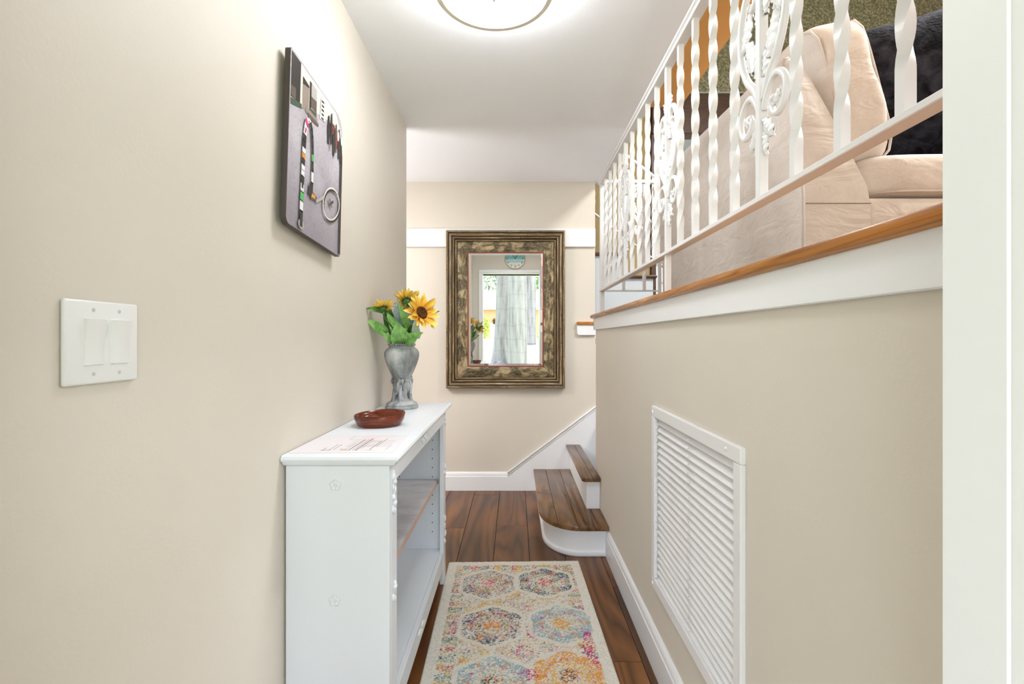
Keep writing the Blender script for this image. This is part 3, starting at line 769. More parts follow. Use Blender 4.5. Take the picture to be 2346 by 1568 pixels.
for s, t0, t1, w, mi in ((.34, .12, .42, .002, 0), (.38, .14, .42, .002, 0), (.28, .10, .24, .0025, 0), (.54, .10, .72, .0035, 0), (.58, .10, .75, .003, 1), (.61, .1, .78, .004, 0), (.64, .2, .7, .002, 1), (.74, .14, .62, .0025, 0), (.77, .3, .8, .002, 0), (.9, .12, .4, .0015, 1), (.50, .14, .5, .002, 1), (.38, .72, .95, .0015, 1)):
    pst((s, t0), (s+.02*(t1-t0), t1), w, mi)
pst((.26, .11), (.36, .12), .004, 0); pst((.45, .13), (.53, .12), .005, 3); pst((.38, .72), (.52, .72), .0015, 1); pst((.44, .17), (.50, .17), .004, 1); pst((.60, .30), (.74, .36), .003, 1); pst((.64, .60), (.80, .62), .003, 1); pst((.70, .12), (.78, .12), .003, 1)
pm2.build('print', ink, sheet, fix=False)

# wooden dish
def dish():
    m = MB(); n = 40
    def R(a):
        r = .088*(1+.10*math.cos(a-.3)+.05*math.cos(2*a))
        d = (a-3.75+pi) % (2*pi)-pi
        r *= 1-.15*math.exp(-(d/.20)**2) if False else 1
        d2 = (a-4.35+pi) % (2*pi)-pi
        return r*(1+.10*math.exp(-(d2/.22)**2))
    rows = []
    for f, z in ((.72, 0), (.86, .006), (.95, .022), (1.0, .040), (.985, .0425), (.95, .041), (.90, .030), (.80, .014), (.5, .009), (.05, .009)):
        rows.append([m.bm.verts.new((-.505+R(2*pi*k/n)*f*math.cos(2*pi*k/n), 1.76+R(2*pi*k/n)*f*math.sin(2*pi*k/n), CH+z+.006*math.sin(2*pi*k/n+.6)*(z > .03))) for k in range(n)])
    for A, Bq in zip(rows, rows[1:]):
        for k in range(n): m.bm.faces.new((A[k], A[(k+1) % n], Bq[(k+1) % n], Bq[k])).smooth = True
    m.bm.faces.new(rows[0][::-1]); m.bm.faces.new(rows[-1]); return m
ds = thing('wooden_dish', 'small reddish brown carved wooden dish on the bookcase', 'dish', (-.505, 1.76, CH))
dd = dish(); dd.build('dish_body', M['bowl'], ds, sharp=55)
MB().tube(spline([(-.578, 1.745, CH+.022), (-.53, 1.742, CH+.024), (-.47, 1.752, CH+.022), (-.425, 1.78, CH+.024)], 5), .005, 7, asp=2.2).build('divider_ridge', M['bowl'], ds)

# ------------------------------------------------------------------ vase
VX, VY = -.520, 2.205
va = thing('stone_vase', 'grey stone-look vase with carved animal figures on the bookcase', 'vase', (VX, VY, CH))
vc = (VX, VY, CH)
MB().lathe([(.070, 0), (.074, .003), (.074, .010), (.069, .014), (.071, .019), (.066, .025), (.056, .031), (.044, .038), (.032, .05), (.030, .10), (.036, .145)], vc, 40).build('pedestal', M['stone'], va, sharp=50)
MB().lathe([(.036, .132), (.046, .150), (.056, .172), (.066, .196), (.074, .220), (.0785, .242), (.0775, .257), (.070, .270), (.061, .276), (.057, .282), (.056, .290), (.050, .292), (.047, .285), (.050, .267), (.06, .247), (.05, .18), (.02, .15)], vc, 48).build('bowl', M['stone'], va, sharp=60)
m = MB()
for k in range(36): a = k*2*pi/36; m.blob((VX+.0575*math.cos(a), VY+.0575*math.sin(a), CH+.291), (.0055, .0055, .0055), 6)
m.build('beaded_rim', M['stone'], va)
for k, a0 in enumerate((-1.95, -.55, .9, 2.4)):
    rot = Matrix.Translation((VX, VY, CH)) @ Matrix.Rotation(a0, 4, 'Z')
    m = MB()
    m.blob((.036, 0, .098), (.022, .027, .030), 14); m.blob((.040, .012, .125), (.017, .018, .017), 10)
    m.blob((.040, -.004, .142), (.013, .020, .008), 8)
    for sy in (-1, 1):
        m.tube([(.038, sy*.015, .095), (.044, sy*.017, .065), (.047, sy*.019, .04), (.052, sy*.021, .026)], [.013, .0105, .009, .012], 8)
        m.blob((.058, sy*.021, .028), (.010, .009, .006), 8)
        m.tube([(.028, sy*.026, .08), (.033, sy*.030, .05), (.040, sy*.032, .03)], [.012, .009, .010], 7)
        m.blob((.044, .012+sy*.019, .124), (.006, .011, .015), 8)
    m.tube(spline([(.052, .012, .122), (.060, .012, .105), (.058, .010, .085), (.062, .006, .07), (.068, .002, .072)], 4), [.008-.00025*i for i in range(17)], 7)
    m.tube(spline([(.034, -.012, .148), (.048, .004, .153), (.05, .02, .149), (.044, .034, .142)], 4), .0035, 6)
    for v in m.bm.verts: v.co.x *= .80; v.co.y *= .86
    bmesh.ops.transform(m.bm, matrix=rot, verts=list(m.bm.verts))
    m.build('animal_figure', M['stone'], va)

# ------------------------------------------------------------------ sunflowers
def petal_data(L, Wd, droop, cup, tw):
    m = MB(); n = 8; rows = []
    for i in range(n+1):
        t = i/n; w = Wd*(math.sin(pi*min(1, t*.80+.16))**.9)*(1 if t < .97 else .25)
        z = droop*t*t*L + .10*L*t
        row = []
        for f in (-1, -.5, 0, .5, 1):
            row.append(m.bm.verts.new((t*L, f*w+tw*t*t*L, z+cup*w*(f*f)-.0015*(f == 0)+.002*math.sin(t*9+f*3))))
        rows.append(row)
    for A, Bq in zip(rows, rows[1:]):
        for k in range(4): m.bm.faces.new((A[k], A[k+1], Bq[k+1], Bq[k])).smooth = True
    return m.data('petal', M['petal'])
PET = [petal_data(.068, .0125, d, c, t) for d, c, t in ((.10, .5, .1), (-.25, .3, -.15), (.30, .6, 0), (-.08, .2, .2))]
def disc_data(r):
    m = MB(); m.lathe([(r, -.004), (r, .002), (r*.93, .007), (r*.75, .010), (r*.58, .009), (r*.5, .005), (r*.3, .004), (r*.02, .006)], n=28); return m.data('seed_disc', M['disc'])
DISC = disc_data(.030)
def sepal_data():
    m = MB()
    for k in range(12):
        a = k*2*pi/12; ca, sa = math.cos(a), math.sin(a)
        pts = [(.012, -.008, -.008), (.028, -.010, -.006), (.044, 0, .004), (.028, .010, -.006), (.012, .008, -.008)]
        m.raw([(x*ca-y*sa, x*sa+y*ca, z) for x, y, z in pts], [(0, 1, 2, 3, 4)], smooth=True)
    m.lathe([(.006, -.03), (.018, -.02), (.024, -.010), (.024, -.003)], n=14); return m.data('sepals', M['leafd'])
SEP = sepal_data()
def head_matrix(c, nrm, spin=0, sc=1):
    n = Vector(nrm).normalized(); q = Vector((0, 0, 1)).rotation_difference(n)
    return Matrix.Translation(c) @ q.to_matrix().to_4x4() @ Matrix.Rotation(spin, 4, 'Z') @ Matrix.Scale(sc, 4)
def leaf_obj(parent, p0, p1, width, mat, nrm=(0, -1, .3), bend=.15, fold=.25, vein=True):
    p0, p1 = Vector(p0), Vector(p1); d = p1-p0; L = d.length; d.normalize()
    nv = Vector(nrm); nv = (nv-d*nv.dot(d)).normalized(); sd = d.cross(nv)
    m = MB(); n = 10; rows = []
    for i in range(n+1):
        t = i/n; w = width/2*(math.sin(pi*min(1, (t*.90+.10))**.72)**.85 if t < 1 else 0)
        w = max(w, .0006); o = p0+d*L*t+nv*(bend*L*math.sin(pi*t)*.6-bend*L*.2*t*t)
        rows.append([o+sd*w*f+nv*(fold*w*abs(f)+.05*w*math.sin(5*t+f*4)) for f in (-1, -.5, 0, .5, 1)])
    vv = [[m.bm.verts.new(p) for p in r] for r in rows]
    for A, Bq in zip(vv, vv[1:]):
        for k in range(4): m.bm.faces.new((A[k], A[k+1], Bq[k+1], Bq[k])).smooth = True
    lf = m.build('leaf', mat, parent, fix=False)
    if vein:
        MB().tube([r[2]+nv*.0006 for r in rows], [.0011*(1-.7*i/n) for i in range(n+1)], 5).build('midrib', M['vein'], lf)
    return lf
TOPV = Vector((VX, VY, CH+.277))
def sunflower(label, c, nrm, sc, npet, spin=0):
    t = thing('sunflower', label, 'flower', tuple(TOPV), 'sunflowers in the vase')
    H = head_matrix(Vector(c)-TOPV, nrm, spin, sc)
    link('seed_disc', DISC, t, mtx=H); link('sepals', SEP, t, mtx=H)
    for ring, (r0, tilt, k) in enumerate(((.024, .12, npet), (.024, .38, npet))):
        for i in range(k):
            a = (i+.5*ring)*2*pi/k+random.uniform(-.1, .1)
            link('petal', random.choice(PET), t, mtx=H @ Matrix.Rotation(a, 4, 'Z') @ Matrix.Translation((r0, 0, -.002-.002*ring)) @ Matrix.Rotation(-tilt+.25*ring*0+random.uniform(-.12, .12), 4, 'Y') @ Matrix.Scale(random.uniform(.85, 1.08), 4))
    n = Vector(nrm).normalized(); b = Vector(c)-n*.028*sc
    MB().tube(spline([TOPV+Vector((0, 0, -.10)), TOPV+(b-TOPV)*.25+Vector((0, 0, .01)), b-n*.03, b], 5), .0035, 7).build('stem', M['stem'], t)
    return t
def W3(px, py, Y): return Vector(((px-1180)*Y/1100, Y, EYE+(778-py)*Y/1100))
f1 = sunflower('large sunflower at the right of the vase, its brown centre turned to the viewer', W3(966, 717, 2.14), (.74, -.60, .28), .98, 15, .2)
f2 = sunflower('sunflower at the left of the vase seen from below its yellow petals', W3(876, 706, 2.10), (-.30, .30, .85), .66, 12, .5)
f3 = sunflower('sunflower at the back of the vase facing the mirror', W3(934, 692, 2.27), (.10, .75, .60), .80, 13, .1)
LV = [(f1, (926, 784, 2.16), (886, 716, 2.13), .058, 'leaf', .10), (f1, (922, 785, 2.14), (910, 738, 2.11), .090, 'leaf', .16), (f2, (886, 764, 2.13), (838, 731, 2.06), .046, 'leaf', .05),
      (f2, (900, 784, 2.15), (876, 762, 2.10), .040, 'leaf', .2), (f1, (932, 786, 2.13), (968, 762, 2.10), .052, 'leaf', .2), (f1, (955, 776, 2.15), (951, 730, 2.12), .040, 'leafp', .05),
      (f1, (936, 752, 2.15), (913, 694, 2.11), .034, 'leaf', .08), (f3, (912, 745, 2.2), (909, 692, 2.19), .040, 'leafg', .1), (f3, (928, 748, 2.19), (944, 702, 2.18), .070, 'leafg', .1),
      (f2, (884, 715, 2.09), (832, 708, 2.04), .030, 'leafd', .18), (f1, (970, 722, 2.2), (1008, 713, 2.2), .024, 'leafd', .1), (f1, (975, 715, 2.22), (999, 692, 2.22), .034, 'leafp', .1),
      (f3, (936, 770, 2.17), (958, 738, 2.16), .040, 'leafd', .1), (f2, (895, 750, 2.18), (886, 690, 2.14), .050, 'leafd', .1), (f3, (915, 770, 2.2), (920, 700, 2.22), .05, 'leafd', .1), (f3, (912, 720, 2.25), (911, 681, 2.25), .014, 'leafg', .05),
      (f3, (920, 790, 2.27), (880, 740, 2.33), .07, 'leafd', .15), (f3, (925, 790, 2.27), (960, 735, 2.33), .08, 'leaf', .15)]
for t, a, b, w, mt, bd in LV: leaf_obj(t, W3(a[0], a[1], a[2]+(.035 if a[2] < 2.18 else 0)), W3(*b), w, M[mt], (0.05, -1, .25) if a[2] < 2.26 else (0, 1, .3), bd, vein=mt in ('leaf', 'leafd'))

# ------------------------------------------------------------------ rug
RW, RL = .69, 1.86
rg = thing('runner_rug', 'cream patterned runner rug with coloured medallions on the plank floor', 'rug', (.017, 2.555-RL/2, 0), rot=(0, 0, math.radians(1.4)))
rng = np.random.default_rng(5)
st_ = .004; nx, ny = int(RW/st_), int(RL/st_)
X, Yg = np.meshgrid(np.linspace(-RW/2, RW/2, nx), np.linspace(-RL/2, RL/2, ny))
def nz(k, seed):
    g = np.random.default_rng(seed).normal(size=(ny, nx))
    for ax in (0, 1):
        acc = np.zeros_like(g)
        for j in range(-k, k+1): acc += np.roll(g, j, axis=ax)*math.exp(-(j/max(k*.6, .5))**2)
        g = acc
    g = g.argsort(axis=None).argsort().reshape(g.shape)/g.size
    return g
def S(c): return np.array([lin(v) for v in c])
CRM, YEL, TEAL, NAVY, MAG, ORG, GRY, BLU = S((234, 229, 218)), S((226, 184, 74)), S((134, 172, 178)), S((52, 68, 88)), S((206, 44, 128)), S((236, 152, 62)), S((176, 174, 168)), S((150, 182, 192))
colr = np.ones((ny, nx, 3))*CRM
wearm = nz(9, 900)
def put(c, prob, mask, seed, k=1, alpha=.92):
    n_ = nz(k, seed); sel = (n_ < prob*(.40+.75*wearm)) & mask
    colr[sel] = colr[sel]*(1-alpha)+c*alpha
ex = RW/2-np.abs(X); ey = RL/2-np.abs(Yg); e = np.minimum(ex, ey)
fieldm = e > .045
put(GRY, .30, e > -1, 1, 1, .35); put(S((240, 235, 222)), .3, e > -1, 2, 1, .8)
bord = (e > .045) & (e < .105)
put(YEL, .42, bord, 3, 1, .8); put(TEAL, .16, bord, 4); put(NAVY, .06, bord, 5)
ph = np.where(ex < ey, Yg, X); put(MAG, .35, bord & (np.cos(ph*2*pi/.105) > .72), 6); put(NAVY, .2, bord & (np.cos(ph*2*pi/.105+2.5) > .7), 60); put(TEAL, .4, bord & (np.cos(ph*2*pi/.105+3) > .6), 61)
inn = e > .105
put(YEL, .15, inn, 7, 1, .8); put(TEAL, .08, inn, 8); put(ORG, .06, inn, 9); put(MAG, .03, inn, 10); put(NAVY, .03, inn, 11); put(GRY, .18, inn, 12, 1, .7)
big = nz(14, 40)
put(YEL, .5, fieldm & (big > .78), 41, 1, .75); put(MAG, .35, fieldm & (big < .07), 42)
def medal(cx_, cy_, a, b, A, Bc, Cc, pA=.55, seed=0):
    dx, dy = (X-cx_)/a, (Yg-cy_)/b
    ang = np.arctan2(dy, dx); d = np.sqrt(dx*dx+dy*dy)*(1+.06*np.cos(6*ang))
    halo = (d > 1.0) & (d < 1.14); colr[halo] = colr[halo]*.25+CRM*.75
    ms = d < 1.0; colr[ms] = colr[ms]*.3+CRM*.7
    put(A, pA, (d < 1.0) & (d > .66), 100+seed); put(Bc, .22, (d < 1) & (d > .66), 101+seed); put(Bc, .40, (d < .66) & (d > .34), 102+seed, 1, .85); put(A, .22, (d < .66), 103+seed)
    put(MAG, .25, (np.abs(d-.66) < .05), 104+seed); put(Cc, .5, d < .30, 105+seed); put(ORG, .30, d < .34, 106+seed); put(YEL, .25, np.abs(d-.5) < .08, 107+seed)
    lob = (d < .95) & (d > .6) & (np.cos(6*ang) > .75); put(ORG, .45, lob, 108+seed, 1, .8)
Y0 = 2.555-RL/2
md = [(.155, 2.335, NAVY, TEAL, MAG, .6), (-.118, 2.322, GRY, NAVY, MAG, .55), (-.095, 1.985, NAVY, GRY, ORG, .5), (.195, 1.99, BLU, BLU, YEL, .6), (-.085, 1.655, BLU, TEAL, NAVY, .72), (.185, 1.68, ORG, YEL, NAVY, .7), (-.10, 1.33, NAVY, TEAL, MAG, .5), (.17, 1.34, GRY, NAVY, MAG, .5), (-.1, 1.0, ORG, YEL, NAVY, .6), (.17, 1.0, BLU, TEAL, MAG, .6)]
for i, (mx, my, A, Bc, Cc, pA) in enumerate(md): medal(mx-.01, my-Y0, .128, .125, A, Bc, Cc, pA, i*20)
put(MAG, .5, (np.hypot((X-.30)/.05, (Yg-(1.83-Y0))/.12) < 1) & (ex > .05), 300); put(MAG, .4, np.hypot((X-.02)/.035, (Yg-(1.81-Y0))/.045) < 1, 301); put(MAG, .4, np.hypot((X-.03)/.04, (Yg-(1.69-Y0))/.03) < 1, 302)
Zs = .0055+.0016*nz(2, 77)
Zs[0, :] = Zs[-1, :] = 0; Zs[:, 0] = Zs[:, -1] = 0
co = np.stack([X, Yg, Zs], -1).reshape(-1, 3)
idx = np.arange(nx*ny).reshape(ny, nx)
fc = np.stack([idx[:-1, :-1], idx[:-1, 1:], idx[1:, 1:], idx[1:, :-1]], -1).reshape(-1, 4)
me = bpy.data.meshes.new('pile'); me.vertices.add(len(co)); me.vertices.foreach_set('co', co.ravel())
me.loops.add(fc.size); me.loops.foreach_set('vertex_index', fc.ravel().astype(np.int32))
me.polygons.add(len(fc)); me.polygons.foreach_set('loop_start', np.arange(0, fc.size, 4, dtype=np.int32))
me.polygons.foreach_set('use_smooth', np.ones(len(fc), bool)); me.update(calc_edges=True)
at = me.color_attributes.new('yarn', 'FLOAT_COLOR', 'POINT')
at.data.foreach_set('color', np.concatenate([colr.reshape(-1, 3), np.ones((nx*ny, 1))], 1).astype(np.float32).ravel())
rm = N('woven_rug', .95, .1); ca = rm.n('ShaderNodeVertexColor', layer_name='yarn')
rm.col(rm.mix(rm.ramp(rm.noise(rm.coords((300, 140, 1)), 1, 2), [(.3, (.90, .90, .90, 1)), (.7, (1, 1, 1, 1))]), (1, 1, 1, 1), ca.outputs[0], 'MULTIPLY'))
for l in list(rm.t.links):
    pass
mixn = rm.b.inputs['Base Color'].links[0].from_node
rr_ = mixn.inputs[0].links[0]; src = rr_.from_socket; rm.t.links.remove(rr_); mixn.inputs[0].default_value = 1; rm.l(src, mixn.inputs[6])
me.materials.append(rm.m); link('pile', me, rg)

# ------------------------------------------------------------------ sofa and pillows on the upper level
sf = thing('sofa', 'beige suede sofa behind the railing on the upper level', 'sofa', (1.3, 2.2, FU))
SY0, SY1 = 1.50, 2.955
def profile_loft(name, rows, mat, caps=True, sharp=40):
    """rows: list of (y, [(x,z)...])"""
    m = MB(); vv = [[m.bm.verts.new((x, y, z)) for x, z in r] for y, r in rows]; n = len(vv[0])
    for A, Bq in zip(vv, vv[1:]):
        for k in range(n): m.bm.faces.new((A[k], A[(k+1) % n], Bq[(k+1) % n], Bq[k])).smooth = True
    m.bm.faces.new(vv[0][::-1]); m.bm.faces.new(vv[-1]); return m.build(name, mat, sf, sharp=sharp)
def backprof(dzt, ins=0.0):
    p = [(.905, 1.40), (.904, 1.55), (.902, 1.66), (.888, 1.76), (.866, 1.92), (.845, 2.04+dzt*.7), (.841, 2.055+dzt), (.846, 2.068+dzt), (.862, 2.073+dzt), (.885, 2.062+dzt), (.911, 2.028+dzt*.8), (.958, 1.945), (1.008, 1.855), (1.06, 1.755), (1.107, 1.664), (1.116, 1.61), (1.117, 1.57), (1.117, 1.40)]
    cxp, czp = .98, 1.7
    return [(x+(cxp-x)*ins, z+(czp-z)*ins*.6*(z > 1.41)) for x, z in p]
profile_loft('backrest', [(SY0, backprof(-.004, .05)), (SY0+.006, backprof(0, .015)), (SY0+.02, backprof(.003)), (1.84, backprof(.034)), (2.38, backprof(.06)), (2.9, backprof(.06)), (SY1-.01, backprof(.06, .02)), (SY1, backprof(.055, .06))], M['sofa'])
m = MB(); m.tube([(x-.001, SY0+.010, z) for x, z in backprof(0)[:9]], .0035, 6); m.build('piping', M['sofa'], sf)
MB().box(.908, 1.112, SY0-.002, SY0+.004, 1.6115, 1.6135).build('seam', plain('sofa_seam', rgb(150, 132, 112), .9), sf)
B(1.115, 1.86, SY0+.015, SY1, 1.40, 1.638, bev=.02, seg=2).build('seat_base', M['sofa'], sf, sharp=50)
for x, y in ((.96, 1.56), (1.8, 1.56), (.96, 2.9), (1.8, 2.9)):
    MB().lathe([(.018, FU), (.026, 1.405)], (x, y, 0), 12).build('leg', M['dark'], sf)
def cushion_data(name, w, d, h, mat, nexp=5, bulge=.12, piping=True, wr=.004, pillow=False, n=14):
    """boxed cushion, thickness w along x, d along y, h along z"""
    t = bmesh.new(); bmesh.ops.create_cube(t, size=2); bmesh.ops.subdivide_edges(t, edges=list(t.edges), cuts=n, use_grid_fill=True)
    for v in t.verts:
        x, y, z = v.co
        if pillow:
            k = (1-abs(y)**2.6)*(1-abs(z)**2.6); y2, z2 = y*(1-.07*(1-abs(z))**1*abs(y)), z*(1-.07*(1-abs(y))*abs(z))
            v.co = (x*w/2*(.06+.94*max(k, 0)**.55), y2*d/2, z2*h/2)
        else:
            s = (abs(x)**nexp+abs(y)**nexp+abs(z)**nexp)**(1/nexp); x, y, z = x/s, y/s, z/s
            b = 1+bulge*(1-y*y)*(1-z*z)
            v.co = (x*w/2*b+wr*math.sin(7*z+3*y), y*d/2*(1+.03*(1-z*z)), z*h/2+wr*math.sin(5*y+2*x))
    m = MB(); 
    for f in t.faces: f.smooth = True
    m.merge(t)
    return m.data(name, mat)
sc1 = thing('seat_cushion', 'beige seat cushion lying on the near end of the sofa', 'cushion', (1.46, 1.86, 1.712), 'loose sofa cushions')
link('cushion_body', cushion_data('seat', .70, .69, .148, M['sofa'], 8, .02, wr=.002), sc1)
def piping_loop(w2, d, h, x, nexp=5, wr=0):
    pts = []
    for k in range(48):
        a = k*2*pi/48; c, s = math.cos(a), math.sin(a); q = (abs(c)**nexp+abs(s)**nexp)**(-1/nexp)
        pts.append((x, c*q*d/2, s*q*h/2))
    m = MB(); m.tube(pts, .0042, 6, closed=True); return m.data('piping', M['sofa'])
lp_ = MB(); lp_.tube([(math.copysign(abs(math.cos(a))**.3, math.cos(a))*.35, math.copysign(abs(math.sin(a))**.3, math.sin(a))*.345, -.056) for a in [k*2*pi/60 for k in range(60)]], .004, 6, closed=True)
link('piping', lp_.data('piping', M['sofa']), sc1)
sc2 = copy_tree(sc1); sc2.location.y = 2.58; sc2['label'] = 'beige seat cushion on the far half of the sofa, hidden behind its back'
CT = .185
bcd = cushion_data('back', CT, .62, .50, M['sofa'], 6, .10, wr=.006)
PL = [piping_loop(0, .605, .485, sx*CT*.40, 7) for sx in (-1, 1)]
for i, y in enumerate((1.845, 2.54)):
    b_ = thing('back_cushion', ('plump beige back cushion leaning at the near end of the sofa', 'beige back cushion farther along the sofa')[i], 'cushion', (1.095, y, 2.0), 'loose sofa cushions', rot=(0, math.radians(-15), 0))
    link('cushion_body', bcd, b_)
    for p in PL: link('piping', p, b_)
bp = thing('black_pillow', 'black plush throw pillow standing at the near end of the sofa', 'pillow', (1.445, 1.70, 2.085), rot=(math.radians(4), math.radians(-6), math.radians(-118)))
link('pillow_body', cushion_data('pillow', .20, .52, .56, M['velvet'], pillow=True), bp)

# small grey chest in the room beyond
ch = thing('grey_chest', 'pale grey chest of drawers glimpsed beyond the far opening', 'chest', (2.0, 6.05, FU))
B(1.75, 2.45, 5.85, 6.28, FU+.12, FU+.75, bev=.006).build('carcass', M['grey'], ch)
for k in range(3):
    d = B(1.77, 2.43, 5.835, 5.85, FU+.15+.195*k, FU+.325+.195*k, bev=.005).build('drawer', M['white'], ch)
    MB().blob((2.1, 5.825, FU+.24+.195*k), .014, 8).build('knob', M['black'], d)
B(1.75, 2.45, 5.85, 6.28, FU, FU+.12).build('plinth', M['dark'], ch)

# ------------------------------------------------------------------ wall clock above the doorway (seen in the mirror)
ck = thing('wall_clock', 'round plank wall clock in teal and white above the doorway, seen in the mirror', 'clock', (.0, YF, 2.348))
R_ = .148
cp = [plain('clock_paint', rgb(*c), .6) for c in ((126, 190, 186), (112, 178, 178), (176, 212, 210), (226, 228, 222), (236, 232, 222))]
nb = 6
for k in range(nb):
    z0 = -R_+2*R_*k/nb+.001; z1 = -R_+2*R_*(k+1)/nb-.001
    pts = []
    for j in range(9):
        z = z0+(z1-z0)*j/8; pts.append((math.sqrt(max(0, R_*R_-z*z)), z))
    pts = pts+[(-x, z) for x, z in pts[::-1]]
    pts = [p for i, p in enumerate(pts) if i == 0 or abs(p[0]-pts[i-1][0])+abs(p[1]-pts[i-1][1]) > 1e-5]
    MB().prism([(x, 2.348+z) for x, z in pts], 'y', YF, YF+.018).build('plank', cp[(4, 3, 2, 0, 2, 4)[k]], ck)
m = MB(); m.tube([(R_*math.cos(k*2*pi/48), YF+.014, 2.348+R_*math.sin(k*2*pi/48)) for k in range(48)], .006, 6, closed=True); m.build('rim', plain('clock_rim', rgb(170, 150, 120), .6), ck)
for h in range(1, 13):
    a = pi/2-h*pi/6
    cu = bpy.data.curves.new('numeral', 'FONT'); cu.body = str(h); cu.size = .042; cu.align_x = 'CENTER'; cu.align_y = 'CENTER'; cu.extrude = .0006
    cu.materials.append(M['black']); o = bpy.data.objects.new('numeral_text', cu); C.objects.link(o); me_ = bpy.data.meshes.new_from_object(o); bpy.data.objects.remove(o); o = link('numeral', me_, ck)
    o.location = (-.118*math.cos(a), .0195, .118*math.sin(a)); o.rotation_euler = (pi/2, 0, pi)
for L, a, w in ((.07, 1.0, .008), (.10, 2.2, .006)):
    m = MB(); m.tube([(0, YF+.024, 2.348), (L*math.cos(a), YF+.024, 2.348+L*math.sin(a))], w/2, 6); m.build('hand', M['black'], ck)

# ------------------------------------------------------------------ outside, behind the camera (seen in the mirror)
gr = N('front_lawn', .9, .1); v = gr.coords()
gr.col(gr.ramp(gr.noise(v, 3, 5), [(.35, rgb(132, 148, 96)), (.65, rgb(164, 174, 130))]))
def gz(y): return -.12 if y > -13 else -.12+.06*(-13-y)
m = MB()
ysl = [.12, -6, -13, -20, -30, -70]
m.raw([p for y in ysl for p in ((-40, y, gz(y) if y > -31 else gz(-30)), (40, y, gz(y) if y > -31 else gz(-30)))], [(2*i, 2*i+1, 2*i+3, 2*i+2) for i in range(len(ysl)-1)])
struct(m.build('ground', gr.m), 'front lawn outside the doorway')
m = MB(); m.raw([(4.6, .12, -.12), (40, .12, -.12), (40, 40, -.12), (4.6, 40, -.12)], [(0, 1, 2, 3)])
struct(m.build('ground_side', gr.m), 'lawn beside the house')
struct(B(-.9, .9, -1.6, .12, -.16, -.03, bev=.01).build('ground_porch', paint('porch_concrete', rgb(200, 196, 188), .8, .05)), 'concrete porch step')
def slope_slab(name, y0, y1, c, t):
    m = MB(); m.raw([(x, y, gz(y)+d) for d in (0, t) for x, y in ((-40, y0), (40, y0), (40, y1), (-40, y1))], [(0, 1, 2, 3), (7, 6, 5, 4), (0, 4, 5, 1), (1, 5, 6, 2), (2, 6, 7, 3), (3, 7, 4, 0)])
    return struct(m.build(name, paint(name+'_concrete', rgb(*c), .85, .05)))
slope_slab('ground_pavement', -16.5, -18.2, (180, 176, 170), .02); slope_slab('ground_street', -21, -28, (150, 150, 148), .02)
pp = paint('sky_screen_stucco', rgb(206, 198, 184), .8, .04)
struct(MB().box(-1.4, -1.15, -1.6, .18, -.16, 2.55).box(1.15, 1.4, -1.6, .18, -.16, 2.55).build('wall_sky_screen', pp), 'unseen side walls added to keep sky light off the door jamb')  # unseen walls added to block side sky light at the doorway
struct(B(-1.4, 1.4, -1.7, .18, 2.55, 2.7).build('ceiling_sky_screen', pp), 'unseen roof added to keep sky light off the door jamb')  # unseen roof added to cut the high sky light on the jamb
bark = N('palm_bark', .9, .1); v = bark.coords((1, 1, 1)); w2 = bark.coords((5, 5, .5))
cb = bark.ramp(bark.noise(w2, 1.6, 6, .6), [(.3, rgb(90, 87, 85)), (.5, rgb(118, 116, 114)), (.7, rgb(130, 128, 125))])
vw = bark.n('ShaderNodeTexWave', wave_type='BANDS', bands_direction='Z'); vw.inputs['Scale'].default_value = .55; vw.inputs['Distortion'].default_value = 5; bark.l(v, vw.inputs['Vector'])
bark.col(bark.mix(bark.ramp(vw.outputs['Fac'], [(0, (.16, .16, .16, 1)), (.05, (0, 0, 0, 1))]), cb, rgb(80, 79, 78)))
frond = leafmat('palm_frond', rgb(70, 100, 50), rgb(110, 140, 70))
def palm(label, x, y, r, h, flare, lean=0.0):
    t = thing('palm_tree', label, 'tree', (x, y, gz(y)), 'palm trees in the front yard')
    prof = [(r*(1+flare), 0), (r*(1+flare*.7), .25), (r*(1+flare*.35), .9), (r*1.05, 2.2), (r, 4), (r*.85, h*.8), (r*.6, h)]
    m = MB(); m.lathe(prof, (x, y, gz(y)-.1), 24)
    for v in m.bm.verts: v.co.x += lean*(v.co.z-gz(y))
    m.build('trunk', bark.m, t)
    m = MB()
    for k in range(14):
        a = k*2*pi/14; pts = [Vector((x+lean*h+d*math.cos(a), y+d*math.sin(a), gz(y)+h+.9*d-.28*d*d)) for d in (0, .8, 1.6, 2.4, 3.2)]
        for p, q in zip(pts, pts[1:]):
            sd = Vector((-math.sin(a), math.cos(a), 0))*.35
            m.raw([p-sd, p+sd-Vector((0, 0, .15)), q+sd-Vector((0, 0, .15)), q-sd], [(0, 1, 2, 3)])
    m.build('crown', frond, t, fix=False); return t
palm('thick grey palm trunk in the middle of the mirror', .10, -12.3, .385, 9, .12, -.004)
PALM2 = palm('flared grey palm trunk left of the middle one in the mirror', -.56, -13.4, .30, 9.5, .9, .012)
palm('slimmer palm trunk at the right, farther off in the mirror', .98, -24, .36, 10, .15, .01)
# root mound
m = MB()
for k in range(22): m.blob((-1.0+random.uniform(-.35, .5), -12.6+random.uniform(-.3, .2), -.1+random.uniform(0, .1)), (random.uniform(.08, .2), .12, random.uniform(.06, .16)), 6)
m.build('root_mound', bark.m, PALM2)
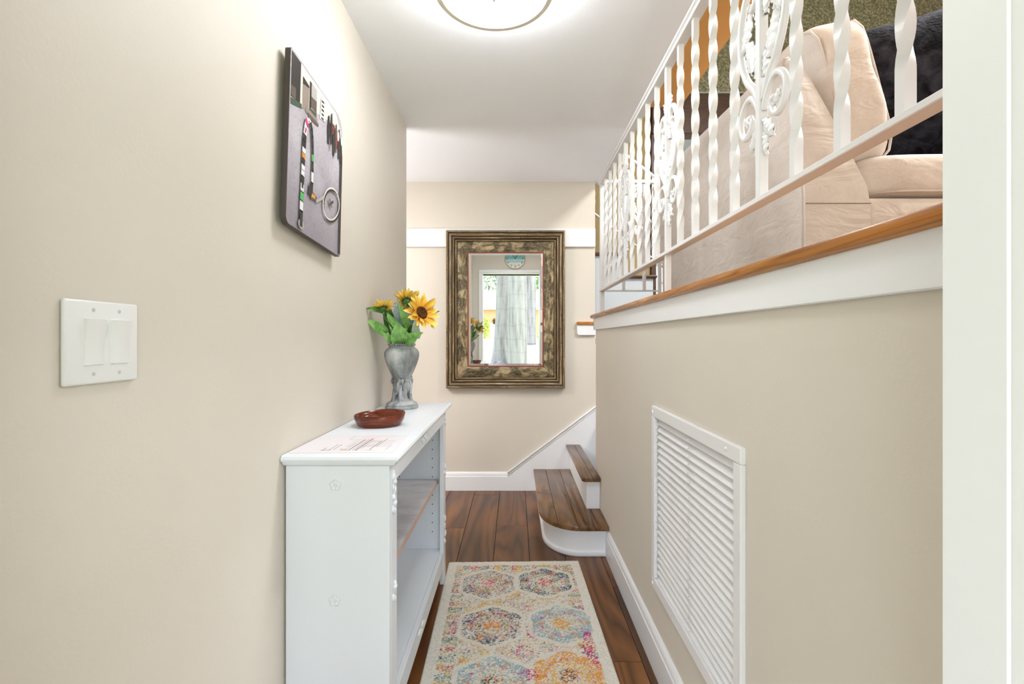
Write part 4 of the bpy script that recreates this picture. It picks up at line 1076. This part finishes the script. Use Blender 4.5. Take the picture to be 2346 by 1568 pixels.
# house across the street
hs = thing('house', 'peach house with pale clay tile roof across the street in the mirror', 'house', (0, -33, .9))
HZ = .9
B(-9, 14, -40, -33, HZ-.3, 3.3).build('wall', paint('peach_stucco', rgb(190, 150, 112), .8, .04), hs)
tile = paint('pale_clay_tile', rgb(180, 158, 146), .8, .06)
B(-9.6, 14.6, -40, -32.4, 3.3, 3.44).build('eave', M['white'], hs)
m = MB(); m.raw([(-9.6, -32.3, 3.42), (14.6, -32.3, 3.42), (14.6, -37, 5.3), (-9.6, -37, 5.3), (-9.6, -41, 3.4), (14.6, -41, 3.4)], [(0, 1, 2, 3), (3, 2, 5, 4)]); m.build('roof_deck', tile, hs, fix=False)
td = MB().tube([(0, 0, 0), (0, -4.7, 1.9)], .10, 6).data('roof_tile_row', tile)
for k in range(60): link('roof_tile_row', td, hs, Vector((-9.5+.4*k, -32.3, 3.44))-OFF[hs.name])
B(2.2, 3.4, -33.05, -32.98, 1.2, 2.9, bev=.01).build('window', plain('window_glass_grey', rgb(120, 140, 150), .1), hs)
B(2.1, 3.5, -33.03, -32.97, 1.1, 1.2).build('window_sill', M['white'], hs)
B(-2.1, -1.1, -33.05, -32.98, HZ, 2.2, bev=.01).build('door', plain('pale_door', rgb(214, 196, 176), .6), hs)
wl = thing('wall_lantern', 'small dark wall lantern on the peach house in the mirror', 'lantern', (-1.75, -32.9, 2.25))
MB().lathe([(.05, 2.08), (.11, 2.14), (.13, 2.42), (.16, 2.44), (.03, 2.56), (.02, 2.62)], (-1.75, -32.8, 0), 8).build('lantern_body', M['dark'], wl)
B(-1.78, -1.72, -33, -32.8, 2.46, 2.5).build('bracket', M['black'], wl)
def bush(name, label, c, r, n, mat, cat):
    m = MB()
    for k in range(n):
        d = Vector((random.gauss(0, 1), random.gauss(0, 1), random.gauss(0, 1))).normalized()*random.uniform(.5, 1)
        p = Vector(c)+Vector((d.x*r[0], d.y*r[1], d.z*r[2])); s = random.uniform(.10, .2)*max(r)**.5*.8
        t = Vector((random.gauss(0, 1), random.gauss(0, 1), random.gauss(0, 1))).normalized(); u = t.orthogonal().normalized()
        m.raw([p-t*s, p+u*s*.5, p+t*s, p-u*s*.5], [(0, 1, 2, 3)])
    t = thing(name, label, cat, (c[0], c[1], gz(c[1]) if c[1] > -30 else .9))
    m.build('foliage', mat, t, fix=False)
    MB().tube([(c[0], c[1], .6), (c[0], c[1], c[2])], .05*max(r), 8).build('trunk', M['dark'], t)
bush('leafy_bush', 'bright yellow green bush in front of the peach house', (-2.55, -30, 1.75), (.55, .5, .9), 420, leafmat('lime_leaf', rgb(150, 168, 70), rgb(186, 196, 104)), 'bush')
bush('leafy_bush', 'low green bush by the far palm in the mirror', (2.3, -28, 1.15), (.7, .5, .35), 300, leafmat('mid_leaf', rgb(130, 170, 90), rgb(170, 200, 120)), 'bush')
tl = leafmat('hazy_leaf', rgb(104, 126, 96), rgb(142, 160, 128))
bush('garden_tree', 'hazy tree rising above the house roof at left in the mirror', (-2.9, -46, 6.6), (2.4, 2, 2.2), 900, tl, 'tree')
bush('garden_tree', 'green tree above the house roof at right in the mirror', (3.6, -46, 7.5), (1.8, 2, 3.4), 900, leafmat('fresh_leaf', rgb(84, 116, 62), rgb(126, 154, 92)), 'tree')
